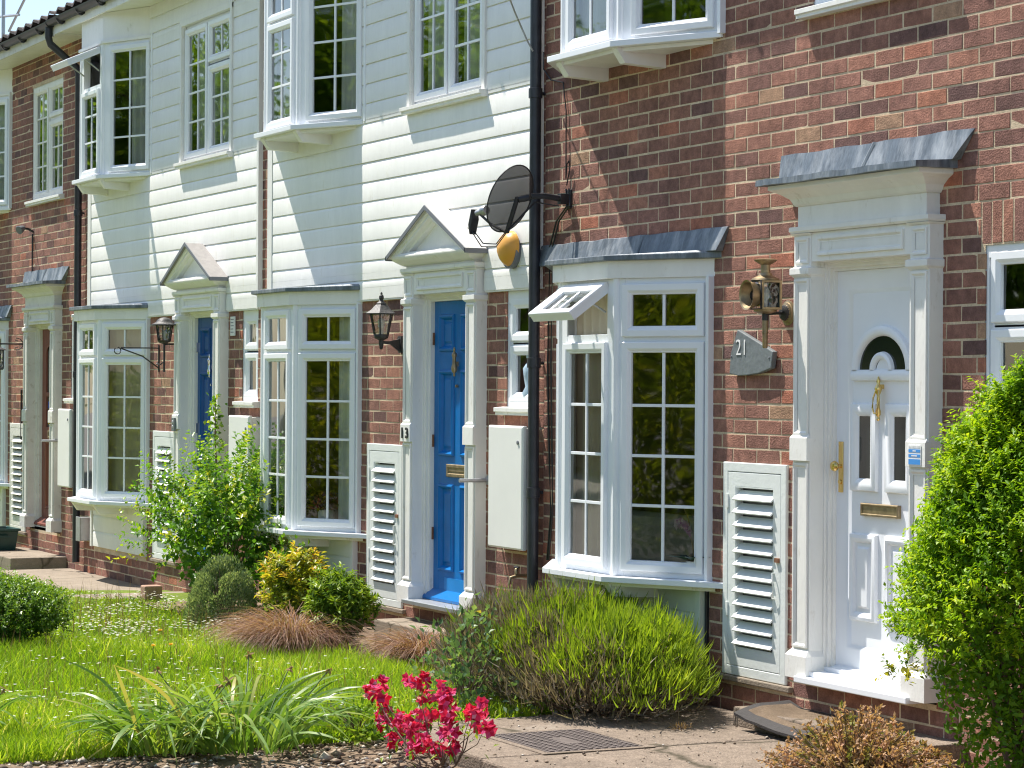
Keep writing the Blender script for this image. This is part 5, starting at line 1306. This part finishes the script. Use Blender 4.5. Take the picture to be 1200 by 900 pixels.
# bronze sedges
def sedge(label, loc, r, h, n, seed):
    g = np.random.default_rng(seed); t = thing('bronze_sedge', label, 'ornamental grass', loc, 'bronze sedge tufts')
    a = g.uniform(0, 6.283, n); q = np.sqrt(g.random(n))
    P = np.stack([r * .35 * q * np.cos(a), r * .35 * q * np.sin(a), 0 * a], 1)
    D0 = unit(np.stack([np.cos(a) * q * .7, np.sin(a) * q * .7, 1.0 + 0 * a], 1) + g.normal(size=(n, 3)) * .18)
    D1 = unit(np.stack([np.cos(a) * 1.0, np.sin(a) * 1.0 - .25, -.75 - .3 * q], 1) + g.normal(size=(n, 3)) * .25)
    ribbons('blades', P, D0, D1, h * 1.9 * g.uniform(.6, 1.25, n), .0042, g.random(n), 'carex', t, seg=5)
sedge('wide bronze sedge tuft in front of the golden shrub', (-4.25, -1.02, GZ), .42, .27, 2700, 31)
sedge('pinkish bronze sedge tuft by the concrete block and blue door step', (-3.30, -.55, GZ), .31, .215, 1700, 33)

# spent daffodils
def daffodil(label, loc, r, n, seed, L=.48):
    g = np.random.default_rng(seed); t = thing('daffodil_clump', label, 'plant', loc, 'spent daffodil clumps')
    a = g.uniform(0, 6.283, n); q = np.sqrt(g.random(n)); off = np.stack([r * q * np.cos(a), r * q * np.sin(a), 0 * a], 1)
    lean = unit(np.stack([np.cos(a) * .8, np.sin(a) * .8 - .1, 1.0 + 2.2 * g.random(n)], 1) + g.normal(size=(n, 3)) * .25)
    end = unit(np.stack([np.cos(a) * 1.1, np.sin(a) * 1.1, -.9 + 1.1 * g.random(n) ** 2], 1) + g.normal(size=(n, 3)) * .45)
    ribbons('leaves', off, lean, end, L * g.uniform(.65, 1.25, n), .0165 * g.uniform(.6, 1.3, n), g.random(n), 'daff', t, seg=8, taper=False)
    hd = []
    for i in range(max(3, n // 45)):
        b = g.uniform(0, 6.283); s = np.array([r * .6 * math.cos(b), r * .6 * math.sin(b), 0]); d = np.array([math.cos(b) * .55, math.sin(b) * .55, 1.]); d /= np.linalg.norm(d)
        e = s + d * L * g.uniform(.5, .85) + np.array([math.cos(b) * .06, math.sin(b) * .06, 0]); m = MB(ID); m.tube([tuple(s), tuple((s + e) / 2 + [0, 0, .02]), tuple(e)], [.005, .004, .003], 5); m.build('stalk', 'daffstalk', t); hd.append(e)
    for e in hd:
        P = np.repeat(e[None], 7, 0); D = unit(g.normal(size=(7, 3)) + [0, 0, -.5])
        leaves('seed_head', P, D, unit(g.normal(size=(7, 3))), .032, .014, g.random(7), 'dry', t)
M['daffstalk'] = mat('green_stalk', (.11, .17, .05), .5)
daffodil('big clump of spent daffodil leaves with dry seed heads at the bottom of the lawn', (-.55, -2.70, GZ), .25, 185, 41, .54)
daffodil('lush left part of the spent daffodil leaves, leaning over the soil edge', (-.62, -3.05, GZ), .18, 115, 42, .46)
daffodil('few arching daffodil leaves at the bottom left corner', (-1.35, -3.78, GZ), .12, 34, 43, .42)

# azalea
def azalea():
    g = np.random.default_rng(9); t = thing('azalea', 'small azalea with crimson flowers at the bottom beside the path slab', 'shrub', (.33, -2.12, GZ))
    F_ = [(.012, -2.25, .065), (-.27, -2.11, .078), (-.187, -2.19, .062), (-.349, -2.05, -.01), (.119, -2.13, .125), (.379, -2.21, .169), (.11, -2.07, .073), (.421, -2.15, .135), (.635, -2.23, .121), (.423, -2.09, .094), (.57, -2.17, .077), (.731, -2.25, .069), (-.209, -2.11, -.084), (.117, -2.19, -.022), (-.348, -2.05, -.063), (.149, -2.13, -.021), (.314, -2.21, -.04), (.098, -2.07, -.059), (.342, -2.15, .026), (.414, -2.23, -.076), (.267, -2.09, -.132), (.56, -2.17, -.077), (.744, -2.25, .012), (.66, -2.11, .058), (.866, -2.19, .109), (.636, -2.05, .019), (.84, -2.13, .028), (.316, -2.21, -.118), (-.112, -2.07, -.091), (-.015, -2.15, -.12)]
    F_ = [(x, y, z) for x, y, z in F_]
    P = []; D = []; N = []; R = []; m = MB(ID); lp = []
    for c in F_:
        c = np.array(c) - [.33, -2.12, GZ]
        ki = min(range(4), key=lambda i: abs(c[0] - (-.42 + .30 * i))); base = np.array([(-.42 + .30 * ki) * .45, 0, .02 + .02 * (ki % 2)]); m.tube([tuple(base), tuple(base * .6 + c * .4 + [g.normal() * .03, g.normal() * .03, -.02]), tuple(base * .25 + c * .75 + [g.normal() * .02, 0, -.02]), tuple(c)], [.0035, .003, .002, .0012], 5)
        for k in range(6 if len(lp) % 2 else 8):
            o = unit(g.normal(size=(1, 3)))[0]; cc = c * [1.06, 1.0, 1.06] + o * .036 * g.uniform(.4, 1.15); ax = unit((o + np.array([.5, -.4, .6]) + g.normal(size=3) * .5)[None])[0]
            u = unit(np.cross(ax, g.normal(size=3))[None])[0]; v = np.cross(ax, u)
            for j in range(5):
                q = j * 1.2566 + g.uniform(-.15, .15); dd = u * math.cos(q) + v * math.sin(q)
                P.append(cc); D.append(dd + ax * .55); N.append(ax); R.append(np.clip(.5 + .3 * g.normal(), 0, 1))
        for k in range(6): lp.append(c - [0, 0, .04] + g.normal(size=3) * .03)
    n = len(P)
    leaves('flowers', np.array(P), np.array(D), np.array(N), .030 * g.uniform(.75, 1.2, n), .026, np.array(R), 'azalea', t, fold=-.15, bend=.25)
    leaves('leaves', np.array(lp), unit(g.normal(size=(len(lp), 3))), np.tile([[0, 0, 1.]], (len(lp), 1)), .04, .016, g.random(len(lp)), 'shrub', t)
    for i in range(4): m.tube([(.02 * i - .03, 0, -.02), ((-.42 + .30 * i) * .2, .01, -.0), ((-.42 + .30 * i) * .45, 0, .02 + .02 * (i % 2))], [.006, .005, .004], 6)
    m.build('stems', 'bark', t)
azalea()
# heather / cotoneaster at the bottom right
def heather(label, loc, r, h, n, seed):
    g = np.random.default_rng(seed); t = thing('heather', label, 'shrub', loc, 'brownish heathers')
    m = MB(ID); P = []; D = []; R = []
    for i in range(n):
        a = g.uniform(0, 6.283); q = g.uniform(.15, 1); e = np.array([r[0] * q * math.cos(a), r[1] * q * math.sin(a), h * g.uniform(.45, 1.0) * (1.15 - .75 * q)])
        s = np.array([e[0] * .15, e[1] * .15, 0]); md = (s + e) / 2 + [0, 0, .06]
        m.tube([tuple(s), tuple(md), tuple(e)], [.005, .0035, .0015], 4)
        k = 42; tt = g.uniform(.25, 1.0, k)[:, None]
        pt = (1 - tt) ** 2 * s + 2 * tt * (1 - tt) * md + tt ** 2 * e
        P.append(pt); dd = (e - md) / np.linalg.norm(e - md); D.append(np.tile(dd * .6, (k, 1)) + g.normal(size=(k, 3)) * .6)
        R.append(np.clip(g.normal() * .22 + .58 + .35 * (tt[:, 0] - .5), 0, 1))
    P = np.concatenate(P); D = np.concatenate(D); R = np.concatenate(R)
    leaves('foliage', P, D, unit(g.normal(size=(len(P), 3))), .021 * g.uniform(.7, 1.3, len(P)), .012, R, 'heather', t)
    m.build('stems', 'bark', t)
heather('spreading heather with brown tips in front of the door mat', (1.56, -.66, GZ), (.52, .32), .30, 300, 51)
heather('denser pinkish brown heather under the large bright green shrub', (1.98, -1.05, GZ), (.55, .36), .42, 480, 52)
bush('seedling_clump', 'tiny dry brown weed growing from the path slab', (-.13, -.62, GZ + .02), (.07, .05), .035, 70, .02, .008, 'dry', 'weeds', 61, lump=.4, inner=.7, twigs=3)
shoot_bush('yellow_shoot', 'bright yellow green shoot poking out low at the right edge', (2.42, -1.12, .30), (.06, .05, 0), .12, 10, 9, .07, .03, .013, 'euon', 62, fill=0)

# grass
def blades(n, box, hmin, hmax, seed, avoid=()):
    g = np.random.default_rng(seed)
    x = g.uniform(box[0], box[1], n); y = g.uniform(box[2], box[3], n)
    ok = np.ones(n, bool)
    for a, b, c, d in avoid: ok &= ~((x > a) & (x < b) & (y > c) & (y < d))
    x = x[ok]; y = y[ok]; n = len(x)
    tall = np.array([noise.noise(Vector((a * 1.1, b * 1.1, seed))) for a, b in zip(x, y)])
    L = (hmin + (hmax - hmin) * np.clip(.45 + .8 * tall, 0, 1)) * g.uniform(.5, 1.25, n)
    return np.stack([x, y, np.array([gz(a) - .015 for a in x])], 1), L, tall
avoid = [(-12.6, -9.35, -.72, 0), (-9.33, -8.3, -.98, 0), (-9.6, -8.25, -1.25, -.99), (-2.6, -.85, -1.0, 0), (-7.6, -3.3, -.7, 0), (-5.3, -4.72, -2.82, -2.22), (-.93, 1, -7, -1.9)]
sets = [blades(64000, (-4.35, -.86, -4.6, -.85), .06, .20, 1, avoid), blades(30000, (-8.3, -4.3, -4.4, -.55), .035, .085, 2, avoid),
        blades(9000, (-3.62, -2.9, -1.6, -.05), .05, .11, 6, avoid), blades(14000, (-5.9, -3.9, -3.6, -2.2), .09, .22, 3, avoid), blades(26000, (-16, -8.2, -4.2, -.72), .035, .09, 4, avoid), blades(9000, (-.98, -.62, -4.5, -1.95), .05, .15, 5)]
P = np.concatenate([s[0] for s in sets]); L = np.concatenate([s[1] for s in sets]); Tl = np.concatenate([s[2] for s in sets])
n = len(P); g = np.random.default_rng(77)
D0 = unit(g.normal(size=(n, 3)) * [.38, .38, .1] + [0, 0, 1]); D1 = unit(D0 + g.normal(size=(n, 3)) * [.9, .9, .3])
tag(ribbons('lawn_grass', P, D0, D1, L, .0058 * g.uniform(.7, 1.4, n), np.clip(.45 + .24 * g.normal(size=n) + .35 * Tl + .25 * nz3(P, .7, 3), 0, 1), 'grass', None, seg=3), 'bright green lawn grass growing in front of the houses', 'grass', kind='stuff')
# flowering stems standing above the turf
n = 2600; g = np.random.default_rng(78); x = g.uniform(-8.2, -.95, n); y = g.uniform(-4.4, -.8, n); y = np.where((x < -4.3) & (y > -.95), -1.5, y)
P = np.stack([x, y, np.full(n, GZ - .01)], 1); D0 = unit(g.normal(size=(n, 3)) * [.12, .12, 0] + [0, 0, 1]); Ls = g.uniform(.10, .26, n)
tag(ribbons('grass_stems', P, D0, unit(D0 + g.normal(size=(n, 3)) * .25), Ls, .0034, g.random(n), 'dry', None, seg=3), 'thin dry flowering stems standing above the lawn', 'grass', kind='stuff')
# clover and other low leaves in the turf
def clover(n, box, seed):
    g = np.random.default_rng(seed); x = g.uniform(box[0], box[1], n); y = g.uniform(box[2], box[3], n)
    return np.stack([x, y, GZ + g.uniform(0, .045, n)], 1)
P = np.concatenate([clover(5000, (-8.3, -4.4, -2.4, -.6), 5), clover(2500, (-3.6, -.95, -3.6, -1.2), 6)]); n = len(P)
tag(leaves('clover', P, unit(g.normal(size=(n, 3)) * [1, 1, .3]), unit(g.normal(size=(n, 3)) * .3 + [0, 0, 1]), .022, .017, g.random(n), 'shrub'), 'low clover leaves mixed into the lawn', 'clover', kind='stuff')
# daisies
def daisies(n, box, seed, hz):
    g = np.random.default_rng(seed); x = g.uniform(box[0], box[1], n); y = g.uniform(box[2], box[3], n)
    q = np.array([noise.noise(Vector((a * 1.3, b * 1.3, seed))) for a, b in zip(x, y)]); ok = q > -.05
    return np.stack([x, y, np.array([gz(a) for a in x]) + g.uniform(*hz, n)], 1)[ok]
C_ = np.concatenate([daisies(900, (-8.2, -5.0, -1.9, -.62), 3, (.05, .085)), daisies(480, (-3.9, -1.0, -3.6, -1.2), 4, (.05, .13)), daisies(150, (-12, -8.3, -2.6, -1.2), 7, (.05, .08)), daisies(260, (-5.6, -4.2, -3.4, -1.2), 8, (.07, .13))])
n = len(C_); k = 8; q = np.tile(np.arange(k) * 2 * math.pi / k, n) + np.repeat(g.random(n) * 6, k); tl = np.repeat(g.normal(size=(n, 3)) * .25, k, 0)
D = np.stack([np.cos(q), np.sin(q), .15 + 0 * q], 1) + tl
tag(leaves('daisies', np.repeat(C_, k, 0), D, np.tile([[0, 0, 1.]], (n * k, 1)), .0125, .009, 0 * q, 'daisy', fold=.05), 'white daisies scattered over the lawn', 'daisies', kind='stuff')
for i, (x, y, z) in enumerate([(-5.28, -2.20, .02), (-5.20, -2.27, .025), (-3.66, -2.10, -.06), (-3.64, -2.0, -.055), (-4.6, -1.75, -.07)]):
    lab = ['pair of yellow dandelion heads in front of the box bush', 'pair of yellow dandelion heads in front of the box bush', 'pair of yellow dandelions in the middle of the lawn', 'pair of yellow dandelions in the middle of the lawn', 'single yellow dandelion beyond the pair in the middle of the lawn'][i]
    t = thing('dandelion', lab, 'flower', (x, y, GZ), 'dandelions beside the box bush' if i < 2 else 'dandelions in the lawn')
    m = MB(ID); m.tube([(0, 0, 0), (.005, .0, z - GZ)], .002, 5); m.build('stalk', 'daffstalk', t)
    k = 26; q = np.arange(k) * 2.4; P = np.tile([[.005, 0, z - GZ]], (k, 1)); D = np.stack([np.cos(q), np.sin(q), .1 + (np.arange(k) / k) * 1.2], 1)
    leaves('petals', P, D, np.tile([[0, 0, 1.]], (k, 1)), .021, .006, q * 0, 'yellow', t, fold=.05)
# stones and bark on the bare soil
def chips(n, box, z, s, seed):
    g = np.random.default_rng(seed); P = np.stack([g.uniform(box[0], box[1], n), g.uniform(box[2], box[3], n), np.full(n, z)], 1)
    return P, s * g.lognormal(0, .45, n)
A = [chips(2600, (-.92, .60, -5.4, -1.97), GZ - .018, .010, 1), chips(500, (-3.3, -.90, -1.2, -.1), GZ + .012, .010, 2), chips(260, (.3, 2, -2.6, -2.0), GZ - .018, .006, 3), chips(420, (-.85, 1.2, -1.8, -.1), GZ + .024, .0042, 8)]
P = np.concatenate([a[0] for a in A]); s_ = np.concatenate([a[1] for a in A])[:, None, None]; n = len(P)
oc = np.array([(1, 0, 0), (0, 1, 0), (-1, 0, 0), (0, -1, 0), (0, 0, .6), (0, 0, -.6)]); V = oc[None] * g.uniform(.6, 1.5, (n, 6, 1)) * s_
th = g.uniform(0, 6.28, n); c, s2 = np.cos(th)[:, None], np.sin(th)[:, None]
V = np.stack([V[..., 0] * c - V[..., 1] * s2, V[..., 0] * s2 + V[..., 1] * c, V[..., 2]], -1) + P[:, None]
f = np.array([0, 1, 4, 1, 2, 4, 2, 3, 4, 3, 0, 4, 1, 0, 5, 2, 1, 5, 3, 2, 5, 0, 3, 5]); idx = (np.arange(n)[:, None] * 6 + f[None]).ravel()
tag(npmesh('stones_and_chips', V.reshape(-1, 3), 3, idx, np.repeat(g.random(n), 8), 'chips'), 'small stones and bark chips on the bare soil', 'stones', kind='stuff')

# ------------------------------------------------------------------ across the street (seen reflected in the panes)
def tree(label, loc, h, r, n, seed):
    g = np.random.default_rng(seed); t = thing('tree', label, 'tree', loc, 'trees across the street')
    m = MB(ID); m.tube([(0, 0, -.3), (.05, 0, h * .3), (0, .1, h * .55), (.1, 0, h * .8)], [.22, .17, .11, .03], 8)
    for i in range(9):
        a = i * 2.4; z = h * (.3 + .05 * i); m.tube([(0, 0, z), (r * .4 * math.cos(a), r * .4 * math.sin(a), z + h * .08), (r * .8 * math.cos(a), r * .8 * math.sin(a), z + h * .12)], [.08, .05, .015], 6)
    m.build('trunk', 'bark', t)
    cl = unit(g.normal(size=(34, 3))) * g.uniform(.3, 1, (34, 1)); k = g.integers(0, 34, n)
    P = (cl[k] + g.normal(size=(n, 3)) * .19) * [r, r, h * .36] + [0, 0, h * .64]
    leaves('crown', P, unit(g.normal(size=(n, 3))), unit(g.normal(size=(n, 3)) + [0, 0, .8]), .15, .11, np.clip(g.normal(size=n) * .25 + .5, 0, 1), 'tree', t)
for i, (x, y, h, r) in enumerate([(-31, -13, 8.5, 3.4), (-23, -17, 7, 2.8), (-14, -23, 9, 3.4), (-5, -25, 8.5, 3.0), (3, -24, 9, 3.2), (-38, -9, 9, 3.6), (-9.5, -26, 9.8, 3.2), (-20.5, -25, 10, 3.3)]):
    tree(['broad leafy tree reflected in the upstairs panes, farthest along the street but one', 'smaller leafy tree across the street, left of the tallest one', 'tallest leafy tree across the street', 'leafy tree across the street facing the rose bush', 'leafy tree across the street facing the lavender', 'leafy tree across the street at the far left end', 'tall leafy tree set back behind the others across the street', 'tall narrow leafy tree across the street opposite the navy door'][i], (x, y, GZ), h, r, 30000, 70 + i)
bush('shrub_bank', 'broad bank of leafy shrubs across the street, sloped to look sunlit in the panes', (-4, -16.5, GZ), (12, 5.5), 3.0, 130000, .11, .07, 'farhedge', 'hedge', 81, lump=.12, inner=.3, z0=.0, twigs=0)  # added out of view, its slope shaped to catch sun for the pane reflections
t = thing('brick_house', 'brick house with a brown tiled roof across the street, seen in the reflections', 'house', (-44, -21, GZ))
m = MB(ID); m.box(-6, 6, -4, 4, 0, 5); m.build('wall', M['farbrick'] if 'farbrick' in M else 'redwood', t)
m = MB(ID); m.loops([[(-6.4, -4.5, 4.9), (-6.4, 4.5, 4.9), (-6.4, 0, 8.4)], [(6.4, -4.5, 4.9), (6.4, 4.5, 4.9), (6.4, 0, 8.4)]], 0, True, True); m.build('roof', 'tile', t)
for q in (-4, -1.3, 1.4, 4):
    for z in (1, 3.3):
        m = MB(ID); m.box(q - .6, q + .6, 4.005, 4.06, z, z + 1.2); m.build('window', 'darkglass', t)

# ------------------------------------------------------------------ light, sky, camera
SUN = Vector((-1.95, -1.0, 4.1)).normalized()
w = bpy.data.worlds.new('World'); S.world = w; w.use_nodes = True
nt = w.node_tree; bg = nt.nodes['Background']; sky = nt.nodes.new('ShaderNodeTexSky')
sky.sky_type = 'NISHITA'; sky.sun_disc = False; sky.sun_elevation = math.asin(SUN.z); sky.sun_rotation = math.atan2(SUN.x, SUN.y)
sky.air_density = 1.0; sky.dust_density = .7; sky.ozone_density = 1.0
nt.links.new(sky.outputs['Color'], bg.inputs['Color']); bg.inputs['Strength'].default_value = .115
ld = bpy.data.lights.new('sun', 'SUN'); ld.energy = 5.0; ld.angle = math.radians(.53); ld.color = (1, .94, .86)
lo = bpy.data.objects.new('sun', ld); COL.objects.link(lo); lo.rotation_euler = (-SUN).to_track_quat('-Z', 'Y').to_euler(); lo.location = (-20, -10, 40)

yaw, pitch, roll, f = 1.1120705957637995, .0013188337080770958, .006076286103924326, 2889.966
cy, sy = math.cos(yaw), math.sin(yaw); F0 = Vector((-sy, cy, 0)); R0 = Vector((cy, sy, 0)); U0 = Vector((0, 0, 1))
Fw = math.cos(pitch) * F0 + math.sin(pitch) * U0; Uu = -math.sin(pitch) * F0 + math.cos(pitch) * U0
R2 = math.cos(roll) * R0 + math.sin(roll) * Uu; U2 = -math.sin(roll) * R0 + math.cos(roll) * Uu
cd = bpy.data.cameras.new('camera'); cam = bpy.data.objects.new('camera', cd); COL.objects.link(cam)
cd.sensor_width = 36; cd.lens = f / 1200 * 36; cd.clip_start = .1; cd.clip_end = 1000
mw = Matrix.Identity(4)
for i in range(3): mw[i][0] = R2[i]; mw[i][1] = U2[i]; mw[i][2] = -Fw[i]
mw[0][3], mw[1][3], mw[2][3] = 10.091567, -6.57808, 1.456568
cam.matrix_world = mw; S.camera = cam
S.view_settings.view_transform = 'Standard'; S.view_settings.look = 'None'; S.view_settings.gamma = 1; S.view_settings.exposure = .76
S.cycles.filter_width = 1.15
S.render.resolution_x = 1024; S.render.resolution_y = 768
